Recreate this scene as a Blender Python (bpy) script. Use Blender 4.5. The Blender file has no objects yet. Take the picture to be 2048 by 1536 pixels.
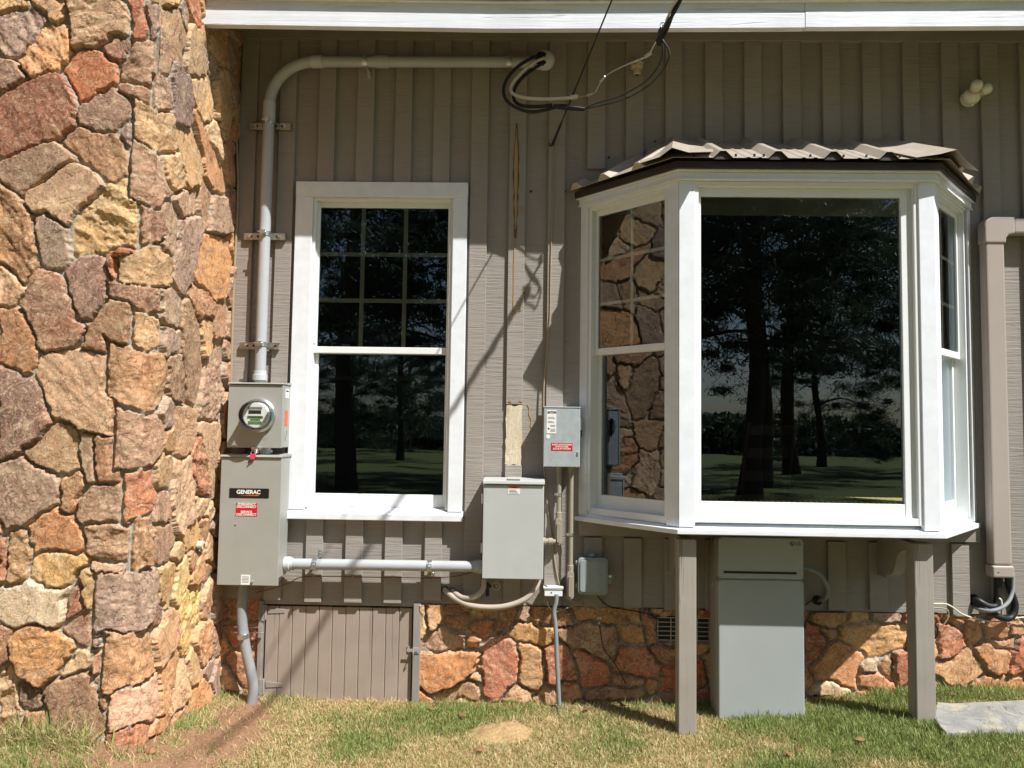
import bpy, bmesh, math, random
import numpy as np
from mathutils import Vector, Matrix, Quaternion

S = bpy.context.scene
random.seed(7)
RNG = np.random.default_rng(11)

# ---------------------------------------------------------------- camera
PITCH, YAW, ROLL = [math.radians(a) for a in (3.4387, -1.1823, 0.8208)]
CAM = np.array([0.0, -4.1, 1.45])
FPX = 1500.0                                     # focal length in pixels of the 2048 wide photograph
def cam_axes():
    cy, sy = math.cos(YAW), math.sin(YAW)
    f = np.array([sy, cy, 0.]); r = np.array([cy, -sy, 0.]); u = np.array([0., 0., 1.])
    cp, sp = math.cos(PITCH), math.sin(PITCH)
    f, u = cp*f + sp*u, cp*u - sp*f
    cr, sr = math.cos(ROLL), math.sin(ROLL)
    r, u = cr*r + sr*u, cr*u - sr*r
    return r, u, f
AX_R, AX_U, AX_F = cam_axes()
cd = bpy.data.cameras.new('camera'); cam = bpy.data.objects.new('camera', cd)
S.collection.objects.link(cam)
cd.sensor_fit = 'HORIZONTAL'; cd.sensor_width = 36.0; cd.lens = FPX/2048*36.0
cd.clip_start = 0.05; cd.clip_end = 2000
m = Matrix.Identity(4)
for i in range(3):
    m[i][0], m[i][1], m[i][2], m[i][3] = AX_R[i], AX_U[i], -AX_F[i], CAM[i]
cam.matrix_world = m
S.camera = cam

# ---------------------------------------------------------------- sun, sky, exposure
LDIR = Vector((-1.12, 1.0, -2.03)).normalized()  # the way the sunlight travels
sun = bpy.data.lights.new('sun', 'SUN'); sun.energy = 5.0; sun.angle = math.radians(0.5)
sun.color = (1.0, 0.985, 0.965)
so = bpy.data.objects.new('sun', sun); S.collection.objects.link(so)
so.rotation_euler = LDIR.to_track_quat('-Z', 'Y').to_euler(); so.location = (6, -6, 10)
w = bpy.data.worlds.new('World'); S.world = w; w.use_nodes = True
nt = w.node_tree; nt.nodes.clear()
sky = nt.nodes.new('ShaderNodeTexSky'); sky.sky_type = 'NISHITA'; sky.sun_disc = False
sky.sun_elevation = math.asin(-LDIR.z); sky.sun_rotation = math.atan2(-LDIR.x, -LDIR.y)
sky.air_density = 1.0; sky.dust_density = 1.2
bg = nt.nodes.new('ShaderNodeBackground'); bg.inputs[1].default_value = 0.07
wo = nt.nodes.new('ShaderNodeOutputWorld')
nt.links.new(sky.outputs[0], bg.inputs[0]); nt.links.new(bg.outputs[0], wo.inputs[0])
S.view_settings.view_transform = 'Standard'; S.view_settings.look = 'None'
S.view_settings.gamma = 1.0; S.view_settings.exposure = 0.55
S.view_settings.use_curve_mapping = False
S.render.engine = 'CYCLES'
S.cycles.max_bounces = 8; S.cycles.transparent_max_bounces = 16

# ---------------------------------------------------------------- photo pixel -> point on a real plane
def ray(px, py):
    return AX_R*((px-1024)/FPX) - AX_U*((py-768)/FPX) + AX_F
def at(px, py, Y):
    d = ray(px, py); return CAM + d*((Y-CAM[1])/d[1])
def on_x(px, py, X):
    d = ray(px, py); return CAM + d*((X-CAM[0])/d[0])
def on_z(px, py, Z):
    d = ray(px, py); return CAM + d*((Z-CAM[2])/d[2])

# ---------------------------------------------------------------- noise in numpy
def _hash(ix, iy, s):
    h = (ix.astype(np.int64)*374761393 + iy.astype(np.int64)*668265263 + s*974711) & 0x7fffffff
    h = ((h ^ (h >> 13))*1274126177) & 0x7fffffff
    h = h ^ (h >> 16)
    return (h & 0xffff)/65535.0
def vnoise(x, y, s=0):
    ix, iy = np.floor(x), np.floor(y); fx, fy = x-ix, y-iy
    fx = fx*fx*(3-2*fx); fy = fy*fy*(3-2*fy)
    a, b = _hash(ix, iy, s), _hash(ix+1, iy, s)
    c, d = _hash(ix, iy+1, s), _hash(ix+1, iy+1, s)
    return (a*(1-fx)+b*fx)*(1-fy) + (c*(1-fx)+d*fx)*fy
def fbm(x, y, s=0, o=4):
    r, a, t = 0, 1.0, 0
    for k in range(o):
        r = r + a*vnoise(x, y, s+k*17); t += a; a *= .5; x, y = x*2.03+3.1, y*2.03+1.7
    return r/t
def sstep(a, b, x):
    t = np.clip((x-a)/(b-a), 0, 1); return t*t*(3-2*t)
def lin(c):
    c = np.array(c, float)/255
    return np.where(c <= .04045, c/12.92, ((c+.055)/1.055)**2.4)
def L3(r, g, b, k=1.0):
    return tuple(float(v)*k for v in lin((r, g, b)))

# ---------------------------------------------------------------- materials
class NT:
    def __init__(s, name):
        s.m = bpy.data.materials.new(name); s.m.use_nodes = True; s.t = s.m.node_tree
        s.t.nodes.clear(); s.out = s.n('OutputMaterial'); s.co = None
    def n(s, k, **kw):
        x = s.t.nodes.new('ShaderNode'+k)
        for a, b in kw.items(): setattr(x, a, b)
        return x
    def l(s, a, b): s.t.links.new(a, b)
    def set(s, sock, v):
        if hasattr(v, 'is_linked') or hasattr(v, 'links'): s.l(v, sock)
        elif isinstance(v, (tuple, list)) and len(v) == 3 and sock.type == 'RGBA': sock.default_value = (*v, 1)
        else: sock.default_value = v
    def obj(s, scale=(1, 1, 1), rot=(0, 0, 0)):
        if s.co is None: s.co = s.n('TexCoord')
        mp = s.n('Mapping'); mp.inputs['Scale'].default_value = scale; mp.inputs['Rotation'].default_value = rot
        s.l(s.co.outputs['Object'], mp.inputs[0]); return mp.outputs[0]
    def noise(s, scale=5, detail=4, rough=.55, vec=None, dist=0.0):
        x = s.n('TexNoise'); x.inputs['Scale'].default_value = scale; x.inputs['Detail'].default_value = detail
        x.inputs['Roughness'].default_value = rough; x.inputs['Distortion'].default_value = dist
        s.l(vec if vec is not None else s.obj(), x.inputs['Vector']); return x.outputs['Fac']
    def ramp(s, f, pts):
        x = s.n('ValToRGB'); e = x.color_ramp.elements
        while len(e) > 1: e.remove(e[0])
        for i, (p, c) in enumerate(pts):
            k = e[0] if i == 0 else e.new(p)
            k.position = p; k.color = (c, c, c, 1) if not isinstance(c, (tuple, list)) else (*c, 1)
        s.l(f, x.inputs[0]); return x.outputs[0]
    def mix(s, f, a, b, mode='MIX'):
        x = s.n('Mix', data_type='RGBA', blend_type=mode)
        s.set(x.inputs[0], f); s.set(x.inputs[6], a); s.set(x.inputs[7], b); return x.outputs[2]
    def math(s, op, a, b=0.0):
        x = s.n('Math', operation=op); s.set(x.inputs[0], a); s.set(x.inputs[1], b); return x.outputs[0]
    def attr(s, name):
        return s.n('Attribute', attribute_name=name)
    def bump(s, h, strength=.5, dist=.003, nrm=None):
        x = s.n('Bump'); x.inputs['Strength'].default_value = strength; x.inputs['Distance'].default_value = dist
        s.l(h, x.inputs['Height'])
        if nrm is not None: s.l(nrm, x.inputs['Normal'])
        return x.outputs[0]
    def done(s, base, rough=.6, metal=0.0, bump=None, spec=.5, trans=None, emit=None):
        p = s.n('BsdfPrincipled'); s.set(p.inputs['Base Color'], base); s.set(p.inputs['Roughness'], rough)
        p.inputs['Metallic'].default_value = metal; p.inputs['Specular IOR Level'].default_value = spec
        if bump is not None: s.l(bump, p.inputs['Normal'])
        s.l(p.outputs[0], s.out.inputs[0]); return s.m

def paint(name, col, rough=.5, var=.08, scale=9, bump=.15, bscale=60, spec=.4, metal=0.0, dirt=0.0, dirtcol=(.18, .14, .10)):
    t = NT(name)
    c = t.mix(t.ramp(t.noise(scale, 5), [(.3, 0.0), (.7, 1.0)]), tuple(v*(1-var) for v in col), tuple(min(1, v*(1+var)) for v in col))
    if dirt:
        d = t.ramp(t.noise(4.3, 8, .7), [(.52, 0.0), (.72, 1.0)])
        c = t.mix(t.math('MULTIPLY', d, dirt), c, dirtcol)
    r = t.ramp(t.noise(scale*2.3, 4), [(.3, rough-.07), (.7, rough+.09)])
    return t.done(c, r, metal, t.bump(t.noise(bscale, 4), bump, .002) if bump else None, spec)

def siding_mat(name, col, zs=105, strength=.85):
    t = NT(name)
    saw = t.noise(1.0, 3, .6, t.obj((5, 5, zs)), .6)
    saw2 = t.noise(1.0, 2, .5, t.obj((2.2, 2.2, zs*.37)))
    h = t.math('ADD', t.math('MULTIPLY', saw, .75), t.math('MULTIPLY', saw2, .35))
    fine = t.noise(1.0, 5, .65, t.obj((70, 70, 260)))
    h2 = t.math('ADD', h, t.math('MULTIPLY', fine, .22))
    big = t.noise(1.0, 5, .6, t.obj((3.5, 3.5, .9)))
    c = t.mix(t.ramp(big, [(.3, 0.0), (.7, 1.0)]), tuple(v*.90 for v in col), tuple(v*1.08 for v in col))
    c = t.mix(t.math('MULTIPLY', t.ramp(saw, [(.30, 1.0), (.46, 0.0)]), .22), c, tuple(v*.62 for v in col))
    scuff = t.ramp(t.noise(1.0, 7, .75, t.obj((22, 22, 6))), [(.66, 0.0), (.74, 1.0)])
    c = t.mix(t.math('MULTIPLY', scuff, .28), c, L3(196, 180, 158))
    return t.done(c, .72, 0, t.bump(h2, strength, .0055), .3)

def wood_paint(name, col, axis='z', strength=.6, cracks=.5, chip=None):
    t = NT(name)
    sc = {'z': (46, 46, 2.2), 'x': (2.2, 46, 46)}[axis]
    g = t.noise(1.0, 6, .62, t.obj(sc), .8)
    fine = t.noise(1.0, 4, .6, t.obj(tuple(v*3 for v in sc)))
    crack = t.ramp(t.noise(1.0, 3, .5, t.obj(tuple(v*.55 for v in sc)), 1.2), [(.335, 0.0), (.365, 1.0)])
    h = t.math('ADD', t.math('ADD', t.math('MULTIPLY', g, .6), t.math('MULTIPLY', fine, .25)), t.math('MULTIPLY', crack, cracks))
    c = t.mix(t.ramp(t.noise(5, 6), [(.3, 0.0), (.7, 1.0)]), tuple(v*.9 for v in col), tuple(min(1, v*1.07) for v in col))
    c = t.mix(t.math('MULTIPLY', t.math('SUBTRACT', 1.0, crack), .55*min(1, cracks)), c, tuple(v*.35 for v in col))
    if chip:
        k = t.ramp(t.noise(1.0, 8, .7, t.obj(tuple(v*.8 for v in sc))), [(.66, 0.0), (.69, 1.0)])
        c = t.mix(t.math('MULTIPLY', k, .6), c, chip)
    return t.done(c, .62, 0, t.bump(h, strength, .003), .35)

def metal_mat(name, col, rough=.35, var=.2, scale=30, metal=1.0):
    t = NT(name)
    c = t.mix(t.noise(scale, 5), tuple(v*(1-var) for v in col), tuple(min(1, v*(1+var)) for v in col))
    return t.done(c, t.ramp(t.noise(scale*1.7, 4), [(.3, rough-.08), (.7, rough+.12)]), metal, t.bump(t.noise(scale*3, 3), .12, .001))

def glass_mat(name, ior=2.05, tint=(.80, .84, .82), wav=.0):
    t = NT(name)
    tr = t.n('BsdfTransparent'); tr.inputs[0].default_value = (*tint, 1)
    gl = t.n('BsdfGlossy'); gl.inputs['Roughness'].default_value = 0.0; gl.inputs[0].default_value = (.84, .93, 1, 1)
    fr = t.n('Fresnel'); fr.inputs[0].default_value = ior
    if wav:
        b = t.bump(t.noise(1.0, 1, .4, t.obj((4, 4, 2.2))), wav, .004); t.l(b, gl.inputs['Normal'])
    mx = t.n('MixShader'); t.l(fr.outputs[0], mx.inputs[0]); t.l(tr.outputs[0], mx.inputs[1]); t.l(gl.outputs[0], mx.inputs[2])
    t.l(mx.outputs[0], t.out.inputs[0]); return t.m

def stone_mat():
    t = NT('fieldstone')
    a = t.attr('Col'); mk = t.attr('mask')
    f0 = t.noise(13, 8, .72, None, .5); f1 = t.noise(34, 8, .74, None, .4); f2 = t.noise(120, 6, .7); f4 = t.noise(27, 7, .72, t.obj((1.1, .9, 1.3), (.4, .7, .2)), .6)
    f5 = t.noise(70, 6, .7, t.obj((1, 1, 1), (1, .3, .9)))
    k = lambda r, g, b: t.mix(1.0, a.outputs[0], (r, g, b), 'MULTIPLY')
    c = t.mix(t.ramp(f2, [(.30, 0.0), (.70, 1.0)]), k(.70, .66, .62), k(1.26, 1.25, 1.23))
    c = t.mix(t.math('MULTIPLY', t.ramp(f4, [(.52, 0.0), (.64, 1.0)]), .42), c, k(1.05, .74, .52))
    c = t.mix(t.math('MULTIPLY', t.ramp(f0, [(.52, 0.0), (.64, 1.0)]), .45), c, L3(206, 182, 146))
    c = t.mix(t.math('MULTIPLY', t.ramp(f5, [(.52, 0.0), (.64, 1.0)]), .50), c, L3(226, 204, 166))
    c = t.mix(t.math('MULTIPLY', t.ramp(f1, [(.36, 1.0), (.44, 0.0)]), .60), c, k(.46, .36, .30))
    ln = t.math('ABSOLUTE', t.math('SUBTRACT', t.noise(6.5, 6, .62, None, 1.6), .5))
    ck = t.ramp(ln, [(.0, 1.0), (.010, 0.0)])
    c = t.mix(t.math('MULTIPLY', ck, .6), c, k(.25, .22, .20))
    g = t.mix(t.ramp(t.noise(60, 7, .7), [(.3, 0.0), (.7, 1.0)]), L3(132, 127, 112), L3(196, 188, 168))
    c = t.mix(mk.outputs['Fac'], g, c)
    h = t.math('ADD', t.math('MULTIPLY', f1, .8), t.math('ADD', t.math('MULTIPLY', f2, .6), t.math('MULTIPLY', f0, .5)))
    h = t.math('SUBTRACT', h, t.math('MULTIPLY', ck, .5))
    h = t.math('MULTIPLY', h, t.ramp(t.noise(4.5, 3), [(.36, .30), (.66, 1.0)]))
    return t.done(c, .85, 0, t.bump(h, .85, .011), .2)

MAT = {}
TAUPE = L3(149, 141, 133)
MAT['siding'] = siding_mat('taupe_rough_sawn_board', TAUPE, 88, .9)
MAT['batten'] = siding_mat('taupe_rough_sawn_batten', tuple(v*1.05 for v in TAUPE), 80, .8)
MAT['trim'] = paint('taupe_trim_paint', tuple(v*.95 for v in TAUPE), .65, .1, 6, .4, 40)
MAT['door'] = wood_paint('taupe_plank_paint', L3(158, 143, 130), 'z', .55, .5, L3(150, 140, 124))
MAT['post'] = wood_paint('weathered_post_paint', L3(155, 147, 137), 'z', .8, .9)
MAT['fascia'] = wood_paint('white_fascia_paint', L3(222, 225, 228), 'x', 1.0, .5, L3(176, 176, 174))
MAT['white'] = paint('white_trim_paint', L3(226, 229, 232), .45, .05, 14, .22, 45, dirt=.16, dirtcol=(.42, .40, .36))
MAT['vinyl'] = paint('white_window_vinyl', L3(228, 230, 228), .35, .02, 8, 0)
MAT['muntin'] = paint('tan_muntin', L3(250, 240, 216), .4, .05, 8, 0)
MAT['pvc'] = paint('grey_conduit_plastic', L3(172, 176, 178), .38, .05, 7, .05, 90, dirt=.08)
MAT['pvcfit'] = paint('grey_fitting_plastic', L3(186, 190, 190), .4, .05, 7, .05, 90)
MAT['pvctaupe'] = paint('taupe_painted_conduit', L3(150, 140, 124), .5, .06, 12, .2, 60)
MAT['steel'] = paint('grey_powder_coat', L3(154, 154, 146), .42, .05, 5, .09, 200, dirt=.16, dirtcol=(.22, .20, .17))
MAT['steel2'] = paint('light_grey_powder_coat', L3(178, 180, 176), .45, .04, 5, .07, 200, dirt=.22, dirtcol=(.28, .27, .25))
MAT['galv'] = metal_mat('galvanised_steel', (.62, .64, .65), .36, .22, 60)
MAT['galvbox'] = paint('galvanised_grey_coat', L3(184, 192, 194), .38, .10, 26, .1, 140, metal=.35)
MAT['strut'] = metal_mat('zinc_strut', (.50, .46, .36), .4, .2, 40)
MAT['pvcdark'] = paint('dull_grey_tube_plastic', L3(136, 140, 142), .45, .08, 9, .08, 90, dirt=.15)
MAT['black'] = paint('black_rubber', (.012, .012, .013), .5, .1, 9, 0)
MAT['blackmetal'] = paint('dark_wire', (.03, .03, .03), .5, .1, 9, 0)
MAT['dark'] = paint('black_void', (.006, .006, .006), .9, .1, 9, 0)
MAT['whitecable'] = paint('white_cable', L3(205, 200, 180), .5, .06, 20, .1, 60)
MAT['barewire'] = metal_mat('bare_aluminium_wire', (.45, .43, .38), .45, .2, 60)
MAT['beigecable'] = paint('beige_cable', L3(158, 140, 112), .55, .08, 12, .1, 60)
MAT['redwire'] = paint('copper_brown_wire', L3(120, 62, 38), .5, .1, 12, 0)
MAT['flex'] = paint('grey_flexible_conduit', L3(142, 144, 145), .45, .05, 12, .1, 60, dirt=.1)
MAT['flextan'] = paint('tan_flexible_conduit', L3(176, 164, 148), .5, .06, 12, .1, 60, dirt=.1)
MAT['redlabel'] = paint('red_label', L3(190, 28, 36), .4, .05, 9, 0)
MAT['blacklabel'] = paint('black_label', (.012, .011, .011), .35, .05, 9, 0)
MAT['whitelabel'] = paint('white_label', L3(225, 225, 220), .45, .03, 9, 0)
MAT['orange'] = paint('orange_label', L3(226, 96, 40), .45, .05, 9, 0)
MAT['greylabel'] = paint('grey_print', L3(120, 120, 116), .5, .05, 9, 0)
MAT['ink'] = paint('dark_print', (.02, .02, .022), .5, .05, 9, 0)
MAT['green'] = paint('green_label', L3(82, 130, 62), .45, .1, 9, 0)
MAT['pink'] = paint('pink_seal', L3(214, 60, 96), .45, .1, 9, 0)
MAT['batt'] = paint('silver_grey_enclosure', L3(158, 162, 160), .42, .025, 4, .05, 200, dirt=.14, dirtcol=(.46, .45, .42))
MAT['battside'] = paint('grey_enclosure_side', L3(150, 146, 136), .45, .04, 4, .05, 200)
MAT['nid'] = paint('grey_plastic_box', L3(142, 150, 148), .5, .05, 7, .05, 90, dirt=.08)
MAT['linecover'] = paint('tan_line_cover', L3(165, 153, 143), .45, .03, 5, .03, 90)
MAT['roofmetal'] = paint('brown_roof_metal', L3(174, 163, 149), .42, .06, 7, .08, 50, metal=.15, dirt=.15)
MAT['rooftrim'] = paint('dark_brown_roof_trim', L3(56, 47, 39), .5, .08, 7, .08, 50)
MAT['shingle'] = paint('asphalt_shingle', (.018, .017, .017), .9, .3, 60, .6, 90)
MAT['soffit'] = paint('taupe_soffit', tuple(v*.9 for v in TAUPE), .7, .06, 6, .3, 50)
MAT['stone'] = stone_mat()
MAT['glass'] = glass_mat('window_glass', 2.15, (.97, .985, .975), .14)
MAT['clear'] = glass_mat('clear_glass', 1.5, (.94, .95, .95))
MAT['porcelain'] = paint('stained_porcelain', L3(196, 176, 148), .4, .15, 20, .1, 40)
MAT['bulb'] = paint('frosted_bulb', L3(222, 220, 196), .3, .04, 20, 0)
def bare_mat():
    t = NT('bare_weathered_wood')
    g = t.noise(1.0, 6, .65, t.obj((60, 60, 7)), 1.0); b = t.noise(46, 7, .75); d = t.noise(19, 6, .7, None, .5)
    c = t.mix(t.ramp(g, [(.3, 0.0), (.7, 1.0)]), L3(186, 170, 138), L3(226, 218, 196))
    c = t.mix(t.math('MULTIPLY', t.ramp(b, [(.56, 0.0), (.64, 1.0)]), .6), c, L3(112, 86, 56))
    c = t.mix(t.math('MULTIPLY', t.ramp(d, [(.54, 0.0), (.62, 1.0)]), .4), c, L3(206, 178, 120))
    return t.done(c, .8, 0, t.bump(t.math('ADD', g, b), .8, .004), .2)
MAT['barewood'] = bare_mat()
def slab_mat():
    t = NT('weathered_flagstone')
    a_ = t.noise(9, 8, .7, None, .6); b_ = t.noise(70, 6, .7); d = t.noise(5, 7, .68, None, .8)
    c = t.mix(t.ramp(a_, [(.32, 0.0), (.68, 1.0)]), L3(124, 124, 120), L3(158, 157, 150))
    c = t.mix(t.math('MULTIPLY', t.ramp(d, [(.50, 0.0), (.58, 1.0)]), .75), c, L3(172, 164, 142))
    c = t.mix(t.math('MULTIPLY', t.ramp(b_, [(.62, 0.0), (.70, 1.0)]), .6), c, L3(84, 78, 68))
    ln = t.math('ABSOLUTE', t.math('SUBTRACT', t.noise(3.2, 5, .6, None, 1.2), .5))
    ck = t.ramp(ln, [(.0, 1.0), (.008, 0.0)]); c = t.mix(t.math('MULTIPLY', ck, .6), c, L3(70, 66, 60))
    return t.done(c, .85, 0, t.bump(t.math('ADD', a_, t.math('MULTIPLY', b_, .3)), .9, .010), .25)
MAT['barewood2'] = wood_paint('rotten_wood', L3(168, 138, 92), 'z', 1.0, .9, L3(84, 56, 34))
MAT['flag'] = slab_mat()
MAT['sand'] = paint('pale_sand', L3(158, 132, 92), .95, .3, 90, 1.0, 160)
MAT['leafdry'] = paint('dry_leaf', L3(134, 100, 66), .7, .3, 40, .3, 60)
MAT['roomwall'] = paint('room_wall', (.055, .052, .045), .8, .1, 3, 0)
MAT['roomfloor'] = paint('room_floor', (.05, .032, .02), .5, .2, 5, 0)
MAT['cream'] = paint('cream_paint', L3(200, 198, 165), .6, .04, 5, 0)
MAT['darkwood'] = paint('dark_wood', (.035, .02, .012), .4, .2, 12, .1, 40)
MAT['cloth'] = paint('white_cloth', L3(205, 202, 194), .8, .05, 9, .2, 50)
MAT['bark'] = paint('pine_bark', (.075, .055, .042), .9, .4, 12, 1.0, 22)
MAT['bottle'] = paint('dark_bottle', (.05, .05, .05), .25, .1, 9, 0)

def stripe_mat():
    t = NT('striped_cushion_fabric')
    wv = t.n('TexWave', wave_type='BANDS', bands_direction='X'); wv.inputs['Scale'].default_value = 13; wv.inputs['Distortion'].default_value = .4
    t.l(t.obj((1, 0, .9), (0, .5, 0)), wv.inputs[0])
    c = t.mix(t.ramp(wv.outputs['Fac'], [(.42, 0.0), (.58, 1.0)]), L3(92, 104, 52), L3(206, 190, 122))
    return t.done(c, .85, 0, t.bump(t.noise(160, 3), .4, .002))
MAT['stripe'] = stripe_mat()

def foliage_mat(name, a, b):
    t = NT(name)
    at_ = t.attr('Col')
    c = t.mix(at_.outputs['Fac'], a, b)
    p = t.n('BsdfPrincipled'); t.l(c, p.inputs['Base Color']); p.inputs['Roughness'].default_value = .6
    tr = t.n('BsdfTranslucent'); t.l(c, tr.inputs[0])
    mx = t.n('MixShader'); mx.inputs[0].default_value = .3; t.l(p.outputs[0], mx.inputs[1]); t.l(tr.outputs[0], mx.inputs[2])
    t.l(mx.outputs[0], t.out.inputs[0]); return t.m
MAT['needles'] = foliage_mat('pine_needles', (.030, .052, .032), (.085, .12, .065))
MAT['bush'] = foliage_mat('wood_foliage', (.03, .05, .025), (.09, .12, .055))

def grass_mat():
    t = NT('grass_blades'); a = t.attr('Col')
    p = t.n('BsdfPrincipled'); t.l(a.outputs[0], p.inputs['Base Color']); p.inputs['Roughness'].default_value = .55
    p.inputs['Specular IOR Level'].default_value = .25
    tr = t.n('BsdfTranslucent'); t.l(a.outputs[0], tr.inputs[0])
    mx = t.n('MixShader'); mx.inputs[0].default_value = .35; t.l(p.outputs[0], mx.inputs[1]); t.l(tr.outputs[0], mx.inputs[2])
    t.l(mx.outputs[0], t.out.inputs[0]); return t.m
MAT['grass'] = grass_mat()

def ground_mat():
    t = NT('lawn_soil'); a = t.attr('Col')
    f = t.noise(75, 7, .7); g = t.noise(320, 4, .6)
    c = t.mix(t.ramp(f, [(.3, 0.0), (.7, 1.0)]), t.mix(1.0, a.outputs[0], (.62, .6, .56), 'MULTIPLY'), t.mix(1.0, a.outputs[0], (1.25, 1.25, 1.22), 'MULTIPLY'))
    h = t.math('ADD', t.math('MULTIPLY', f, .8), t.math('MULTIPLY', g, .3))
    return t.done(c, .95, 0, t.bump(h, .9, .012), .15)
MAT['ground'] = ground_mat()

# ---------------------------------------------------------------- mesh builder
class MB:
    def __init__(s, M=None):
        s.v, s.f, s.sm, s.M = [], [], [], M
    def add(s, vs, fs, smooth=False):
        b = len(s.v)
        for p in vs:
            p = Vector(p); s.v.append(s.M @ p if s.M is not None else p)
        for f in fs: s.f.append([b+i for i in f]); s.sm.append(smooth)
        return s
    def box(s, x0, x1, y0, y1, z0, z1):
        return s.add([(x0, y0, z0), (x1, y0, z0), (x1, y1, z0), (x0, y1, z0), (x0, y0, z1), (x1, y0, z1), (x1, y1, z1), (x0, y1, z1)],
              [(0, 3, 2, 1), (4, 5, 6, 7), (0, 1, 5, 4), (1, 2, 6, 5), (2, 3, 7, 6), (3, 0, 4, 7)])
    def hexa(s, lo, hi):                                   # four bottom corners, four top corners
        return s.add(list(lo)+list(hi), [(0, 3, 2, 1), (4, 5, 6, 7), (0, 1, 5, 4), (1, 2, 6, 5), (2, 3, 7, 6), (3, 0, 4, 7)])
    def prism(s, poly, d, smooth=False):                   # poly: 3-D points, d: extrusion vector
        n = len(poly); d = Vector(d)
        a = [Vector(p) for p in poly]; vs = a+[p+d for p in a]
        fs = [list(range(n))[::-1], list(range(n, 2*n))]
        s.add(vs, fs)
        s.add(vs, [(i, (i+1) % n, n+(i+1) % n, n+i) for i in range(n)], smooth)
        return s
    def tube(s, pts, r, seg=12, cap=True, rings=None):
        P = [Vector(p) for p in pts]; n = len(P)
        R = r if isinstance(r, (list, tuple)) else [r]*n
        T = []
        for i in range(n):
            a = P[min(i+1, n-1)]-P[max(i-1, 0)]; T.append(a.normalized() if a.length > 1e-9 else Vector((0, 0, 1)))
        up = Vector((0, 0, 1)) if abs(T[0].z) < .9 else Vector((1, 0, 0))
        N = (up - T[0]*up.dot(T[0])).normalized()
        vs = []
        for i in range(n):
            if i:
                N = N - T[i]*N.dot(T[i]); N.normalize()
            B = T[i].cross(N)
            for k in range(seg):
                a = 2*math.pi*k/seg; vs.append(P[i]+(N*math.cos(a)+B*math.sin(a))*R[i])
        fs = []
        for i in range(n-1):
            for k in range(seg):
                k2 = (k+1) % seg; fs.append((i*seg+k, i*seg+k2, (i+1)*seg+k2, (i+1)*seg+k))
        s.add(vs, fs, True)
        if cap: s.add(vs[:seg], [tuple(range(seg))[::-1]]); s.add(vs[-seg:], [tuple(range(seg))])
        return s
    def cyl(s, a, b, r, seg=20, r2=None): return s.tube([a, b], [r, r if r2 is None else r2], seg)
    def lathe(s, o, axis, prof, seg=28):                   # prof: (distance along the axis, radius)
        o = Vector(o); ax = Vector(axis).normalized()
        return s.tube([o+ax*h for h, _ in prof], [max(q, 1e-4) for _, q in prof], seg) if False else s._lathe(o, ax, prof, seg)
    def _lathe(s, o, ax, prof, seg):
        u = Vector((0, 0, 1)) if abs(ax.z) < .9 else Vector((1, 0, 0)); u = (u-ax*u.dot(ax)).normalized(); v = ax.cross(u)
        vs = []
        for h, q in prof:
            for k in range(seg):
                a = 2*math.pi*k/seg; vs.append(o+ax*h+(u*math.cos(a)+v*math.sin(a))*max(q, 1e-4))
        fs = [(i*seg+k, i*seg+(k+1) % seg, (i+1)*seg+(k+1) % seg, (i+1)*seg+k) for i in range(len(prof)-1) for k in range(seg)]
        s.add(vs, fs, True); return s
    def sphere(s, c, r, sx=1, sy=1, sz=1, u=16, v=10):
        c = Vector(c); vs, fs = [], []
        for j in range(v+1):
            t = math.pi*j/v
            for i in range(u):
                a = 2*math.pi*i/u
                vs.append(c+Vector((r*sx*math.sin(t)*math.cos(a), r*sy*math.sin(t)*math.sin(a), r*sz*math.cos(t))))
        for j in range(v):
            for i in range(u): fs.append((j*u+i, (j+1)*u+i, (j+1)*u+(i+1) % u, j*u+(i+1) % u))
        return s.add(vs, fs, True)
    def rbox(s, x0, x1, y0, y1, z0, z1, r, n=5):           # corners of the X-Z outline rounded, y0 is the front
        pts = []
        for cx, cz, a0 in ((x1-r, z1-r, 0), (x0+r, z1-r, 90), (x0+r, z0+r, 180), (x1-r, z0+r, 270)):
            for k in range(n+1):
                a = math.radians(a0+90*k/n); pts.append((cx+r*math.cos(a), y0, cz+r*math.sin(a)))
        return s.prism(pts[::-1], (0, y1-y0, 0))
    def build(s, name, mat, parent=None, loc=None, bevel=0.0, seg=2):
        o3 = Vector((0, 0, 0)); root = None
        if parent is not None:
            root = parent
            while root.parent: root = root.parent
            o3 = Vector(root.location)
        elif loc is not None: o3 = Vector(loc)
        me = bpy.data.meshes.new(name)
        me.from_pydata([tuple(p-o3) for p in s.v], [], s.f)
        me.polygons.foreach_set('use_smooth', s.sm)
        me.update()
        bm = bmesh.new(); bm.from_mesh(me)
        bmesh.ops.remove_doubles(bm, verts=bm.verts, dist=1e-6)
        bmesh.ops.recalc_face_normals(bm, faces=bm.faces); bm.to_mesh(me); bm.free()
        if any(s.sm): me.set_sharp_from_angle(angle=math.radians(38))
        return link(name, me, mat, parent, o3 if parent is None else None, bevel, seg)

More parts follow.
